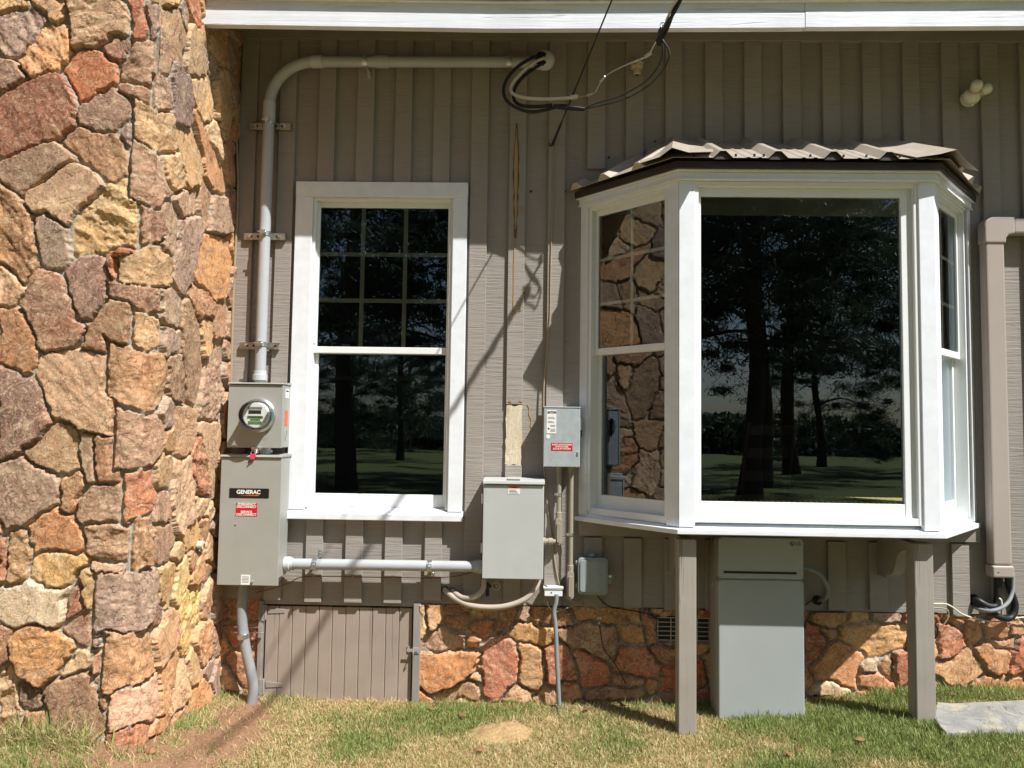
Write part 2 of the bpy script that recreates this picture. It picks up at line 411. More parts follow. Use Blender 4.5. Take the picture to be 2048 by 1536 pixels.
def link(name, me, mat, parent=None, loc=None, bevel=0.0, seg=2):
    o = bpy.data.objects.new(name, me); S.collection.objects.link(o)
    me.materials.append(MAT[mat] if isinstance(mat, str) else mat)
    if parent is not None: o.parent = parent
    elif loc is not None: o.location = loc
    if bevel:
        b = o.modifiers.new('bevel', 'BEVEL'); b.width = bevel; b.segments = seg; b.limit_method = 'ANGLE'; b.angle_limit = math.radians(40)
        b.harden_normals = False
    return o
def tag(o, label=None, cat=None, group=None, kind=None):
    if label: o['label'] = label
    if cat: o['category'] = cat
    if group: o['group'] = group
    if kind: o['kind'] = kind
    return o
def thing(name, label, cat, loc, group=None):
    o = bpy.data.objects.new(name, None); S.collection.objects.link(o); o.location = loc; o.empty_display_size = .1
    return tag(o, label, cat, group)
def smooth_path(pts, n=8):
    P = [Vector(p) for p in pts]; out = []
    for i in range(len(P)-1):
        a, b, c, d = P[max(i-1, 0)], P[i], P[i+1], P[min(i+2, len(P)-1)]
        for k in range(n):
            t = k/n
            out.append(.5*((2*b)+(c-a)*t+(2*a-5*b+4*c-d)*t*t+(3*b-a-3*c+d)*t**3))
    out.append(P[-1]); return out
def ppath(lst, n=8):                                        # (px, py, Y) control points
    return smooth_path([at(*q) for q in lst], n)
def ribbed(pts, r, step=.006, amp=.06):
    out, rr, acc = [], [], 0
    P = [Vector(p) for p in pts]; L = [0]
    for a, b in zip(P, P[1:]): L.append(L[-1]+(b-a).length)
    n = int(L[-1]/step); j = 0
    for k in range(n+1):
        d = L[-1]*k/n
        while j < len(P)-2 and L[j+1] < d: j += 1
        t = (d-L[j])/max(1e-9, L[j+1]-L[j]); out.append(P[j].lerp(P[j+1], min(1, t))); rr.append(r*(1+(amp if k % 2 else -amp)))
    return out, rr
def text_mesh(txt, size, origin, parent, name, mat, M=None, sx=1.0, align='CENTER', depth=.0006, bold=0.0, space=1.0):
    c = bpy.data.curves.new('t', 'FONT'); c.body = txt; c.size = size; c.align_x = align; c.align_y = 'CENTER'
    c.extrude = depth; c.resolution_u = 3; c.offset = bold; c.space_line = space
    o = bpy.data.objects.new('t', c); S.collection.objects.link(o)
    dg = bpy.context.evaluated_depsgraph_get(); dg.update()
    me = bpy.data.meshes.new_from_object(o.evaluated_get(dg)); me.name = name
    bpy.data.objects.remove(o); bpy.data.curves.remove(c)
    root = parent
    while root.parent: root = root.parent
    R = Matrix.Translation(Vector(origin)-Vector(root.location)) @ Matrix.Rotation(math.pi/2, 4, 'X') @ Matrix.Diagonal((sx, 1, 1, 1))
    me.transform(R); me.materials.clear()
    return link(name, me, mat, parent)
def np_mesh(name, V, F, smooth=True):
    me = bpy.data.meshes.new(name); V = np.asarray(V, np.float32); F = np.asarray(F, np.int32); k = F.shape[1]
    me.vertices.add(len(V)); me.vertices.foreach_set('co', V.ravel())
    me.loops.add(F.size); me.loops.foreach_set('vertex_index', F.ravel())
    me.polygons.add(len(F)); me.polygons.foreach_set('loop_start', np.arange(0, F.size, k, dtype=np.int32))
    me.polygons.foreach_set('loop_total', np.full(len(F), k, np.int32))
    me.polygons.foreach_set('use_smooth', np.full(len(F), smooth)); me.update(calc_edges=True); return me
def set_col(me, C, name='Col'):
    a = me.color_attributes.new(name, 'FLOAT_COLOR', 'POINT')
    a.data.foreach_set('color', np.concatenate([C, np.ones((len(C), 1))], 1).astype(np.float32).ravel())

# ================================================================ the ground
GX = [-6, -3, -1.65, -1.0, -0.1, .9, 1.5, 1.9, 2.4, 4, 8]
GZ = [.14, .10, .0, -.015, -.015, .012, .045, .088, .11, .12, .12]
def gz(x, y):
    x, y = np.asarray(x, float), np.asarray(y, float)
    z = np.interp(x, GX, GZ)
    z = z + .095*sstep(-1.25, -1.75, x)*np.clip(-y/.87, 0, 1)*sstep(-6, -1.2, y)
    z = z*sstep(-9, -2.0, y)
    near = sstep(-4, -1.5, y)
    return z + near*(.016*(fbm(x*5, y*5, 3)-.5) + .012*(fbm(x*17, y*17, 9, 3)-.5))
def gz1(x, y): return float(gz(np.array([x]), np.array([y]))[0])

DIRT = (-1.5, -.42)                                         # bare red soil in front of the chimney side
def dirt_amount(x, y):
    # a worn strip running from the conduit foot towards the lower left of the lawn
    t = np.clip((-.1-y)/.8, 0, 1.3); cx = -1.40+t*.12-.16*t*t
    d = np.abs(x-cx)/(.09+.27*t)
    n = fbm(x*11, y*11, 41, 5)-.5
    a = sstep(1.35, .35, d+n*2.2)*sstep(.0, -.12, y)*sstep(-1.7, -1.0, y)
    b = sstep(1.1, .6, np.hypot((x+.02)/.20, (y+.25)/.10)+n)*.35
    c = sstep(.10, .0, -y+n*.08)*.6
    return np.clip(np.maximum(np.maximum(a, b), c), 0, 1)
def green_amount(x, y):
    g = fbm(x*2.6, y*3.4, 57, 4)
    base = .14+.42*sstep(.2, 1.9, x)+.22*sstep(-.55, -1.05, y)*sstep(.6, 2.2, x)
    base = base + .22*sstep(.5, .15, np.hypot((x+.25)/1.0, (y+.18)/.25)) + .25*sstep(.22, .05, np.abs(x+1.72))
    return np.clip(base+.13+(g-.5)*1.9, .10, .92)

gxs = np.unique(np.concatenate([np.linspace(-160, -7, 16), np.linspace(-7, -2.8, 15), np.linspace(-2.8, 3.4, 330), np.linspace(3.4, 8, 14), np.linspace(8, 160, 16)]))
gys = np.unique(np.concatenate([np.linspace(-220, -8, 18), np.linspace(-8, -2.0, 30), np.linspace(-2.0, .12, 140), np.linspace(.12, 30, 10)]))
X, Y = np.meshgrid(gxs, gys); nx, ny = len(gxs), len(gys)
Z = gz(X, Y)
Vg = np.stack([X, Y, Z], -1).reshape(-1, 3)
idx = np.arange(nx*ny).reshape(ny, nx)
Fg = np.stack([idx[:-1, :-1], idx[:-1, 1:], idx[1:, 1:], idx[1:, :-1]], -1).reshape(-1, 4)
me = np_mesh('ground', Vg, Fg)
x, y = Vg[:, 0], Vg[:, 1]
soil, straw, grn = lin((160, 124, 98))*.9, lin((168, 146, 104)), lin((104, 108, 62))*.8
far = sstep(-3, -8, y)[:, None]
ga, da = green_amount(x, y)[:, None], dirt_amount(x, y)[:, None]
C = straw*(1-ga*.7)+grn*ga*.7
C = C*(1-da)+soil*da
C = C*(1-far)+(lin((118, 126, 80))*.75)*far
set_col(me, C)
ground = link('ground', me, 'ground'); tag(ground, kind='structure')

FLAG_Z = .117
FLAG = np.array([on_z(px, py, FLAG_Z)[:2] for px, py in ((1873, 1403), (1905, 1406), (1960, 1403), (2048, 1399), (2130, 1402), (2150, 1440), (2120, 1470), (2048, 1466), (1960, 1463), (1892, 1464), (1880, 1452), (1868, 1434))])
def in_poly(x, y, P):
    ins = np.zeros(x.shape, bool)
    for (ax, ay), (bx_, by_) in zip(P, np.roll(P, -1, 0)): ins ^= ((ay > y) != (by_ > y)) & (x < (bx_-ax)*(y-ay)/(by_-ay+1e-12)+ax)
    return ins
# ---- grass blades, one countless mass
def grass(n, x0, x1, y0, y1, hmin, hmax, wid):
    px = RNG.uniform(x0, x1, n); py = RNG.uniform(y0, y1, n)
    da = dirt_amount(px, py); ga = green_amount(px, py)
    keep = RNG.random(n) > da*.93
    keep &= ~((px < -1.62) & (px > -3.33) & (py > -.90))                    # the chimney stands here
    keep &= ~in_poly(px+(RNG.random(n)-.5)*.02, py+(RNG.random(n)-.5)*.02, FLAG)
    md = np.hypot((px+.105)/.155, (py+.40)/.13); keep &= (md > .95) | (RNG.random(n) < .02)
    keep &= (py < -.005)
    px, py, da, ga = px[keep], py[keep], da[keep], ga[keep]; n = len(px)
    isg = RNG.random(n) < ga
    h = RNG.uniform(hmin, hmax, n)*(.75+.5*fbm(px*7, py*7, 91)); h = np.where(isg, h, h*.8)
    h = h*(.75+.9*fbm(px*16, py*16, 191, 3)); h = np.where(RNG.random(n) < .06, h*1.6, h)
    h = h*(1+.9*sstep(.10, .0, np.abs(py+.93))*(px < -1.7))
    lean = np.where(isg, RNG.uniform(.15, .8, n), RNG.uniform(.6, 1.9, n)); ang = RNG.uniform(0, 2*math.pi, n)
    dx, dy = np.cos(ang)*lean, np.sin(ang)*lean; nr = np.sqrt(1+lean**2)
    wa = RNG.uniform(0, math.pi, n); wx, wy = np.cos(wa)*wid*RNG.uniform(.6, 1.2, n), np.sin(wa)*wid
    z = gz(px, py)-.003
    b = np.stack([px, py, z], -1); W = np.stack([wx, wy, 0*wx], -1)/2
    D = np.stack([dx/nr, dy/nr, 1/nr], -1)*h[:, None]
    mid = b+D*np.array([.42, .42, .62]); tip = b+D
    V = np.stack([b-W, b+W, mid-W*.8, mid+W*.8, tip], 1).reshape(-1, 3)
    i = np.arange(n)[:, None]*5
    F = np.concatenate([i+np.array([0, 1, 3]), i+np.array([0, 3, 2]), i+np.array([2, 3, 4])], 0)
    g1, g2, s1, s2 = lin((108, 128, 60)), lin((186, 198, 122)), lin((240, 222, 172)), lin((190, 164, 114))
    t = RNG.random(n)[:, None]
    col = np.where(isg[:, None], g1*(1-t)+g2*t, s1*(1-t)+s2*t)*.86
    return V, F, np.repeat(col, 5, 0)
V1, F1_, C1 = grass(250000, -2.5, 3.2, -1.35, 0.0, .014, .037, .0037)
V2, F2_, C2 = grass(90000, -6, 6, -4.2, -1.35, .03, .06, .006)
Va, Fa, Ca = grass(42000, -6, -2.5, -1.35, 0.0, .02, .05, .006); Vb, Fb, Cb = grass(36000, 3.2, 6, -1.35, 0.0, .02, .05, .006)
F2_ = np.concatenate([F2_, Fa+len(V2), Fb+len(V2)+len(Va)]); V2 = np.concatenate([V2, Va, Vb]); C2 = np.concatenate([C2, Ca, Cb])
V3, F3_, C3 = grass(2600, -2.6, -1.6, -1.0, -.86, .04, .08, .004)
V4, F4_, C4 = grass(5200, 1.8, 3.2, -.16, -.0, .03, .06, .004)
Vv = np.concatenate([V1, V2, V3, V4]); n1, n2, n3 = len(V1), len(V1)+len(V2), len(V1)+len(V2)+len(V3)
me = np_mesh('grass', Vv, np.concatenate([F1_, F2_+n1, F3_+n2, F4_+n3]), False)
set_col(me, np.concatenate([C1, C2, C3, C4]))
tag(link('grass', me, 'grass'), 'short patchy lawn of green and straw coloured grass', 'grass', kind='stuff')

# ================================================================ field stone faces (traced stones, filled between)
RG = {1: (0, 0, 2.953), 2: (0, 500, 2.953), 3: (0, 1000, 2.866), 6: (800, 1060, 3.2), 7: (1340, 1040, 2.893)}
def parse(txt):
    out = []
    for ln in txt.strip().splitlines():
        colr, rest = ln.split(':'); colr = [int(v) for v in colr.split(',')]; pts = []; rg = None
        for tok in rest.split():
            if tok.startswith('R'): rg = RG[int(tok[1:])]; continue
            a, b = tok.split(','); pts.append((rg[0]+float(a)/rg[2], rg[1]+float(b)/rg[2]))
        out.append((colr, pts))
    return out
FRONT = '''
190,152,96: R1 0,0 150,0 160,50 70,60 20,95 0,80
152,124,112: R1 20,100 130,68 265,75 268,130 200,230 130,320 60,330 0,270 0,110
196,158,108: R1 210,0 385,0 412,60 415,105 350,140 300,100 250,40
172,134,100: R1 395,0 620,10 755,40 770,150 740,200 560,240 450,270 445,120
206,146,88: R1 275,170 415,165 425,200 390,330 300,400 220,440 170,410 180,300
150,112,94: R1 0,340 60,380 130,430 150,450 60,500 0,530
192,108,58: R1 415,380 470,340 600,340 670,370 690,420 640,500 520,590 480,540 430,460
162,124,98: R1 720,420 800,300 950,260 985,330 970,480 950,540 830,500 720,475
156,108,86: R1 720,500 850,525 940,560 930,600 800,590 730,550
138,78,54: R1 0,600 150,540 300,490 400,510 440,600 430,720 330,800 220,850 100,910 0,935
142,108,92: R1 590,560 660,550 810,650 720,720 560,750 490,700 500,650
152,108,84: R1 400,840 500,800 640,810 700,850 770,960 770,1030 640,1055 540,990 430,880
152,122,98: R1 0,960 160,900 340,880 430,930 400,970 240,1080 130,1130 60,1060 0,1030
184,146,114: R1 180,1160 330,1050 420,1000 520,1000 600,1090 540,1180 400,1310 300,1250 200,1230
196,156,96: R1 560,1190 740,1080 900,1080 915,1250 900,1430 640,1460 440,1480 450,1330 500,1230
180,130,80: R1 0,1130 90,1170 160,1290 215,1420 R2 215,0 200,150 160,200 60,110 0,60
142,122,108: R1 235,1290 270,1270 370,1340 390,1400 R2 390,80 330,130 250,90 232,30
188,152,108: R1 860,640 960,650 1020,750 1020,900 990,940 840,960 830,780 850,760
152,128,122: R1 720,740 760,715 840,740 820,860 790,860 740,790
164,88,54: R1 760,0 815,0 850,170 815,190 780,100
132,104,94: R1 880,0 970,10 985,100 960,210 910,180
168,90,60: R1 640,1510 720,1480 770,1500 R2 770,80 690,240 640,90
196,156,116: R2 0,95 80,140 130,230 130,250 40,290 0,300
152,112,88: R2 250,110 330,120 390,200 420,320 480,460 460,520 330,570 240,540 230,440 170,300 180,190
132,98,88: R2 400,140 480,60 600,60 660,180 650,260 540,390 470,380 410,270
152,122,102: R2 820,20 900,20 895,190 850,180 820,110
218,162,108: R2 905,30 1020,40 1010,160 960,205 900,190
152,112,80: R2 700,260 860,230 890,270 870,440 870,600 700,600 500,560 540,430 650,330
196,142,74: R2 885,260 940,270 940,440 920,600 885,600 872,450
168,114,70: R2 0,380 120,410 165,470 180,650 150,700 0,650
184,144,106: R2 270,640 380,620 520,620 640,720 710,790 720,960 700,1060 650,1090 480,1030 350,970 290,900 260,780
114,84,74: R2 0,690 120,760 220,820 260,920 280,1000 230,1080 100,1190 0,1220
152,118,78: R2 360,1040 460,1060 470,1110 440,1170 450,1280 400,1310 180,1230 240,1140
150,116,88: R2 750,670 865,660 865,1050 750,1030 740,850
198,160,94: R2 885,650 960,650 970,1000 930,1070 875,1040
150,122,94: R2 490,1090 560,1110 560,1350 510,1360 500,1200
152,104,66: R2 600,1110 740,1110 755,1360 610,1350
182,108,50: R2 770,1110 870,1110 890,1330 800,1350 768,1250
156,128,108: R2 0,1300 120,1260 250,1290 340,1370 350,1450 R3 330,0 220,60 120,140 0,140
166,118,74: R2 395,1350 490,1320 490,1420 440,1536 380,1536
146,112,88: R2 520,1440 590,1390 680,1420 720,1500 R3 700,0 700,120 450,110 450,0
128,92,68: R2 770,1430 840,1430 R3 830,30 830,100 810,150 745,130 740,0
162,132,108: R2 850,1430 990,1400 R3 960,10 960,70 840,140 835,50
176,96,60: R2 920,1080 990,1075 1000,1110 960,1140 920,1100
166,114,74: R2 950,1160 1010,1180 1000,1350 950,1350
194,126,70: R3 170,170 300,80 320,70 420,120 480,220 460,260 340,270 220,270 180,220
152,114,70: R3 60,180 150,190 160,260 140,440 80,470 55,380
172,104,64: R3 0,220 40,250 40,380 0,440
204,160,86: R3 190,400 250,320 350,310 480,340 440,410 350,490 270,490 190,440
156,118,88: R3 500,190 560,150 660,140 800,180 850,220 840,310 700,350 580,330 520,260
156,122,102: R3 870,180 940,155 1010,220 1000,320 940,350 870,330
184,142,114: R3 555,360 700,380 690,430 640,450 560,410
214,190,156: R3 0,520 150,470 370,520 380,620 330,700 0,700
134,76,58: R3 390,570 470,500 470,620 430,660 400,680
162,124,70: R3 490,430 640,470 680,560 700,690 600,650 490,590
116,56,42: R3 740,420 800,370 810,500 790,700 730,710 745,560
152,104,78: R3 818,370 900,370 910,580 880,680 822,710 815,600
156,112,88: R3 360,740 480,660 590,680 670,770 600,830 520,840 400,760
194,136,70: R3 80,790 220,740 420,820 350,910 260,1050 110,980
142,94,64: R3 0,710 40,760 45,900 0,970
198,162,118: R3 360,1000 490,860 530,920 480,960 400,1000
168,118,80: R3 540,930 620,830 740,760 820,760 840,900 820,1000 700,1010 600,980
152,112,80: R3 280,1060 470,990 520,1100 600,1230 630,1340 520,1360 330,1300 270,1100
138,98,60: R3 570,1060 660,1050 660,1250 600,1230 570,1150
134,94,60: R3 690,1030 760,1060 770,1200 740,1310 680,1280 670,1130
186,152,112: R3 0,980 80,960 110,1100 100,1300 0,1290
94,66,56: R3 110,1060 180,1070 240,1130 250,1190 170,1190 110,1110
166,122,74: R3 160,1220 260,1220 290,1370 200,1420 150,1330
166,112,74: R3 550,1400 720,1370 740,1470 560,1480
166,122,88: R3 260,1380 520,1380 520,1460 230,1460
'''
SIDE = '''
166,132,98: R1 990,100 1040,60 1085,230 1070,370 1040,340 990,200
132,112,102: R1 1045,0 1080,20 1105,100 1085,210 1060,130
188,110,66: R1 1090,0 1170,0 1175,160 1110,80
182,152,114: R1 1100,130 1170,190 1200,300 1210,430 1150,440 1095,380 1085,300
132,112,108: R1 1025,400 1080,480 1110,600 1110,740 1030,720
202,162,104: R1 1130,470 1240,460 1260,640 1240,710 1200,720 1130,580
192,152,98: R1 1050,760 1130,780 1180,920 1160,1090 1110,1100 1080,1000
198,138,88: R1 1130,680 1200,790 1280,920 1310,1000 1320,1120 1240,1090 1200,960
204,172,128: R1 1210,740 1275,740 1300,960 1270,900 1220,810
172,136,108: R1 1050,1160 1160,1130 1160,1270 1110,1280 1050,1230
152,116,94: R1 1180,1090 1240,1120 1240,1210 1210,1340 1170,1360 1170,1200
156,126,104: R1 1260,1180 1330,1180 1340,1340 1290,1370 1220,1350 1245,1230
152,122,98: R1 990,1220 1050,1260 1050,1350 1010,1480 970,1440
156,126,112: R1 1060,1330 1150,1290 1160,1390 1140,1536 R2 1140,100 1060,250 1030,150 1040,0
206,144,82: R1 1200,1400 1330,1420 1350,1536 R2 1345,150 1320,270 1260,300 1200,220 1140,130 R1 1150,1510
152,126,106: R2 960,240 1050,300 1050,400 1010,470 960,420
168,118,80: R2 1110,260 1180,230 1250,320 1210,390 1150,400
146,112,84: R2 1070,330 1110,330 1170,460 1180,640 1150,850 1130,930 1090,860 1070,650 1060,500
192,148,96: R2 1190,400 1215,400 1220,590 1185,620 1175,480
168,126,94: R2 1270,310 1330,320 1310,520 1260,510
134,98,74: R2 1000,640 1040,610 1090,830 1070,900 990,870
162,128,108: R2 1240,540 1310,540 1320,900 1290,1010 1170,980 1190,830 1220,650
172,132,94: R2 1010,920 1110,920 1140,950 1110,1130 1060,1220 1030,1120
198,162,124: R2 1180,1000 1280,1030 1280,1290 1260,1500 1220,1320 1190,1090 1160,1030
168,104,70: R2 1140,1200 1180,1120 1210,1220 1210,1430 1170,1430 1120,1330
188,152,118: R2 1020,1280 1100,1260 1120,1400 1120,1536 R3 1060,140 1010,160 985,90 990,0
168,142,122: R2 960,440 1010,480 1050,490 1040,590 970,600
204,168,128: R3 1100,0 1220,0 1220,110 1130,90
214,168,104: R3 1040,200 1100,140 1130,180 1120,280 1050,280
202,158,90: R3 925,420 985,350 985,450 950,600 920,530
218,188,116: R3 1005,400 1060,350 1060,450 1010,560 990,540
198,142,94: R3 1090,440 1160,310 1160,420 1100,520
222,182,100: R3 1040,590 1110,500 1150,500 1120,680 1070,860 1035,800
198,148,104: R3 870,780 980,650 1000,760 980,850 890,930 860,860
208,148,98: R3 1130,760 1210,750 1220,880 1160,940 1130,850
202,148,94: R3 900,990 990,860 1010,960 960,1100 920,1200 890,1100
218,172,118: R3 1000,1010 1050,930 1070,1080 1040,1160 960,1200
208,142,84: R3 1100,1130 1180,1040 1200,1120 1160,1180 1100,1180
212,162,132: R3 780,1090 880,1010 890,1100 850,1230 780,1310 760,1200
202,132,78: R3 850,1350 940,1230 940,1300 880,1340
208,168,114: R3 1080,900 1120,880 1150,990 1090,1030
202,152,114: R3 1170,560 1200,470 1210,620 1160,640
'''
FOUND = '''
210,172,120: R6 140,480 165,470 165,650 130,690
206,150,96: R6 180,490 250,480 210,640 180,640
150,100,64: R6 300,480 450,470 430,520 310,520
186,130,70: R6 460,500 610,510 600,545 460,545
156,104,66: R6 310,540 440,540 430,620 400,650 300,630
166,96,56: R6 455,600 590,570 590,640 540,670 455,660
140,96,62: R6 650,510 760,510 740,590 700,640 610,640
166,136,118: R6 760,510 825,515 800,590 745,580
204,150,80: R6 690,650 740,600 970,640 975,710 860,720 690,690
176,130,96: R6 170,700 290,630 420,660 420,700 330,750 220,780 160,740
200,140,84: R6 415,700 470,660 520,720 470,750 430,740
206,132,68: R6 170,790 500,790 460,900 330,1000 220,1030 165,980
186,98,64: R6 520,740 650,680 700,700 760,820 740,950 650,1050 530,1050
198,148,94: R6 745,750 830,730 880,800 900,900 870,1010 780,990 770,880
196,146,100: R6 440,960 520,920 520,970 460,965
184,142,104: R6 240,1050 330,1010 440,970 530,1050 350,1090
196,146,96: R6 680,1090 700,1010 780,1005 850,1050 800,1100
150,98,64: R6 870,520 1090,520 1100,600 880,600
176,122,62: R6 1100,490 1300,540 1520,545 1520,590 1300,590 1100,540
132,96,74: R6 1110,620 1350,620 1400,690 1370,820 1240,790 1130,740 1040,660
180,128,72: R6 1420,640 1560,620 1560,700 1500,730 1420,700
150,96,60: R6 1570,560 1640,560 1640,700 1580,720
166,88,52: R6 945,800 1000,720 1090,770 1120,900 1140,960 960,960 940,880
186,92,50: R6 1110,790 1160,780 1340,890 1340,950 1180,990 1130,880
178,100,58: R6 1400,770 1560,780 1670,850 1670,940 1500,930 1390,870
160,112,74: R6 1370,940 1560,960 1560,990 1370,985
176,128,82: R6 1570,960 1650,960 1640,1060 1580,1040
166,112,72: R6 1030,970 1130,980 1150,1060 1020,1080
150,112,78: R6 1210,1040 1350,1000 1560,1040 1560,1070 1200,1070
160,104,66: R6 1620,760 1770,770 1770,830 1640,840
190,96,52: R6 1700,880 1950,850 1950,1000 1850,1040 1700,1040
170,100,56: R3 1390,560 1500,590 1500,660 1420,680
140,96,66: R3 1280,590 1390,600 1380,700 1290,690
176,98,60: R3 1290,720 1480,700 1480,800 1330,840
160,110,74: R3 1300,900 1400,880 1480,870 1480,1050 1430,1120 1330,1000
210,170,130: R3 1270,980 1310,970 1370,1070 1350,1100 1270,1050
176,86,50: R7 785,600 900,680 900,710 790,830
170,120,80: R7 890,640 970,655 940,690 900,680
180,128,76: R7 820,560 1010,560 1000,595 830,595
196,150,96: R7 1025,570 1145,570 1140,590 1030,590
150,120,112: R7 1190,565 1330,565 1330,595 1190,590
206,152,86: R7 990,640 1180,605 1330,610 1360,640 1360,740 1170,780 1060,720 985,660
204,130,70: R7 830,870 950,740 1040,740 1110,790 1090,880 1060,960 990,960 990,910 850,910
190,160,130: R7 1120,850 1200,820 1210,880 1140,880
174,114,80: R7 1210,840 1280,800 1290,930 1220,880
180,94,60: R7 1285,800 1370,780 1390,930 1310,950
198,124,76: R7 1095,920 1210,895 1290,960 1290,1000 1150,980
206,176,136: R7 800,1000 900,950 1020,990 900,1010
186,104,66: R7 1570,620 1650,620 1640,790 1580,790
196,136,84: R7 1730,590 1810,590 1830,690 1760,700
190,124,78: R7 1830,600 1950,600 1940,680 1840,690
186,130,90: R7 1960,610 2048,620 2048,650 1970,660
180,126,92: R7 1880,710 2000,690 2000,740 1890,740
206,132,72: R7 1790,760 1850,730 1960,770 1960,870 1900,900 1800,800
196,142,88: R7 1560,830 1750,790 1810,860 1780,920 1720,970 1620,930 1560,850
188,96,58: R7 2010,740 2048,690 2100,700 2100,910 1960,890
206,142,82: R7 1730,940 1900,900 2048,920 2048,990 1850,1000 1730,970
'''
def stone_face(name, polys, u0, u1, v0, v1, step, place, seed, parent, pal, mw=.0052, grow=.05, edge_u=None, hole=None, maxfill=.14, wrap=None, sat=.88, pull=.20):
    nu, nv = int(round((u1-u0)/step))+1, int(round((v1-v0)/step))+1
    U_, V_ = np.meshgrid(np.linspace(u0, u1, nu), np.linspace(v0, v1, nv))
    wu = U_+.034*(fbm(U_*11, V_*11, seed)-.5)+.024*(fbm(U_*40, V_*40, seed+1, 4)-.5)
    wv = V_+.034*(fbm(U_*11, V_*11, seed+2)-.5)+.024*(fbm(U_*40, V_*40, seed+3, 4)-.5)
    F1 = np.full(U_.shape, 9.); F2 = np.full(U_.shape, 9.); ID = np.full(U_.shape, -1, int)
    du, dv = (u1-u0)/(nu-1), (v1-v0)/(nv-1)
    def put(poly, k, pad=.09):
        P = np.array(poly); a = P.min(0)-pad; b = P.max(0)+pad
        i0, i1 = max(0, int((a[0]-u0)/du)), min(nu, int((b[0]-u0)/du)+2)
        j0, j1 = max(0, int((a[1]-v0)/dv)), min(nv, int((b[1]-v0)/dv)+2)
        if i1 <= i0 or j1 <= j0: return
        sl = (slice(j0, j1), slice(i0, i1)); x, y = wu[sl], wv[sl]
        d2 = np.full(x.shape, 9.); ins = np.zeros(x.shape, bool); n = len(P)
        for q in range(n):
            (ax, ay), (bx, by) = P[q], P[(q+1) % n]; ex, ey = bx-ax, by-ay
            t = np.clip(((x-ax)*ex+(y-ay)*ey)/(ex*ex+ey*ey+1e-12), 0, 1)
            d2 = np.minimum(d2, (x-ax-t*ex)**2+(y-ay-t*ey)**2)
            c = (ay > y) != (by > y)
            ins ^= c & (x < (bx-ax)*(y-ay)/(by-ay+1e-12)+ax)
        sd = np.sqrt(d2); sd = np.where(ins, -sd, sd)
        f1, f2, idd = F1[sl], F2[sl], ID[sl]
        nearer = sd < f1
        F2[sl] = np.where(nearer, f1, np.minimum(f2, sd)); F1[sl] = np.where(nearer, sd, f1); ID[sl] = np.where(nearer, k, idd)
    cols = []
    for c, p in polys: put(p, len(cols)); cols.append(c)
    rr = random.Random(seed)
    for it in range(500):
        j = int(F1.argmax()); m_ = F1.flat[j]
        if m_ < .058: break
        cu, cv = U_.flat[j], V_.flat[j]; r0 = min(m_*.82, maxfill*rr.uniform(.6, 1))
        a0 = rr.uniform(0, 6.28); n = rr.choice([4, 5, 5, 6, 7]); asp = rr.uniform(.75, 1.3)
        put([(cu+r0*rr.uniform(.8, 1.08)*math.cos(a0+6.283*q/n)*asp, cv+r0*rr.uniform(.8, 1.08)*math.sin(a0+6.283*q/n)/asp) for q in range(n)], len(cols), .14)
        cols.append(rr.choice(pal))
    K = len(cols); rs = np.random.default_rng(seed)
    m_ = np.minimum(grow-F1, (F2-F1)/2-mw)
    ang = rs.uniform(0, math.pi, K)[ID]; ca, sa = np.cos(ang), np.sin(ang)
    off = rs.uniform(0, 50, K)[ID]
    lu, lv = U_*ca+V_*sa+off, -U_*sa+V_*ca+off*.7
    Hs = rs.uniform(.018, .042, K)[ID]; bw = rs.uniform(.0025, .008, K)[ID]
    t = np.clip(m_/bw, 0, 1); prof = 1-(1-t)**1.7
    tu, tv = rs.uniform(-.10, .10, K)[ID], rs.uniform(-.10, .10, K)[ID]
    cu_ = np.zeros(K); cv_ = np.zeros(K); cnt = np.bincount(ID.ravel(), minlength=K)+1e-9
    cu_ = np.bincount(ID.ravel(), U_.ravel(), K)/cnt; cv_ = np.bincount(ID.ravel(), V_.ravel(), K)/cnt
    tilt = np.clip((U_-cu_[ID])*tu+(V_-cv_[ID])*tv, -.013, .013)
    rug = rs.uniform(.35, 1.5, K)[ID]
    an = fbm(lu*10, lv*48, seed+5, 5)                         # grain of the bedding
    ch = fbm(lu*11, lv*22, seed+6, 4); lay = np.floor(ch*6)/6; lay = lay+.25*(ch-lay)
    blob = fbm(U_*28, V_*28, seed+7, 4)
    hst = Hs*prof+prof*(tilt+rug*(.005*(an-.5)+.020*(lay-.5)*rs.choice([.15, .5, 1.2], K)[ID]+.006*(blob-.5)))
    mo = .001+.022*(fbm(U_*22, V_*22, seed+8, 5)-.5)+.004*sstep(-.02, -.004, m_)
    mask = sstep(-.0015, .0015, m_)
    h = np.where(m_ > 0, np.maximum(hst, mo*.7), mo)
    if hole is not None:
        inh = (U_ > hole[0]) & (U_ < hole[1]) & (V_ > hole[2]) & (V_ < hole[3]); h = np.where(inh, -.07, h); mask = np.where(inh, 0, mask)
    if edge_u is not None:                                   # run out to a shared corner line
        side, hh = edge_u
        d = (U_-u0) if side < 0 else (u1-U_)
        hv = hh+.050*(fbm(V_*6, V_*0+.3, 501)-.5)+.024*(fbm(V_*24, V_*0+.7, 502, 3)-.5)
        e = sstep(0, .022, d); h = h*e+hv*(1-e)
    base = np.array([lin(c) for c in cols])[ID]
    alt = np.array([lin(v) for v in ((156, 82, 44), (214, 184, 138), (122, 94, 88), (196, 146, 76), (110, 66, 48), (188, 160, 130))])
    a1 = alt[rs.integers(0, len(alt), K)][ID]
    s1 = sstep(.48, .72, fbm(lu*4.5, lv*9, seed+9, 4))[..., None]*rs.uniform(.08, .45, K)[ID][..., None]
    C = base*(1-s1)+a1*s1
    C = C*(.80+.42*fbm(lu*12, lv*30, seed+10, 3))[..., None]
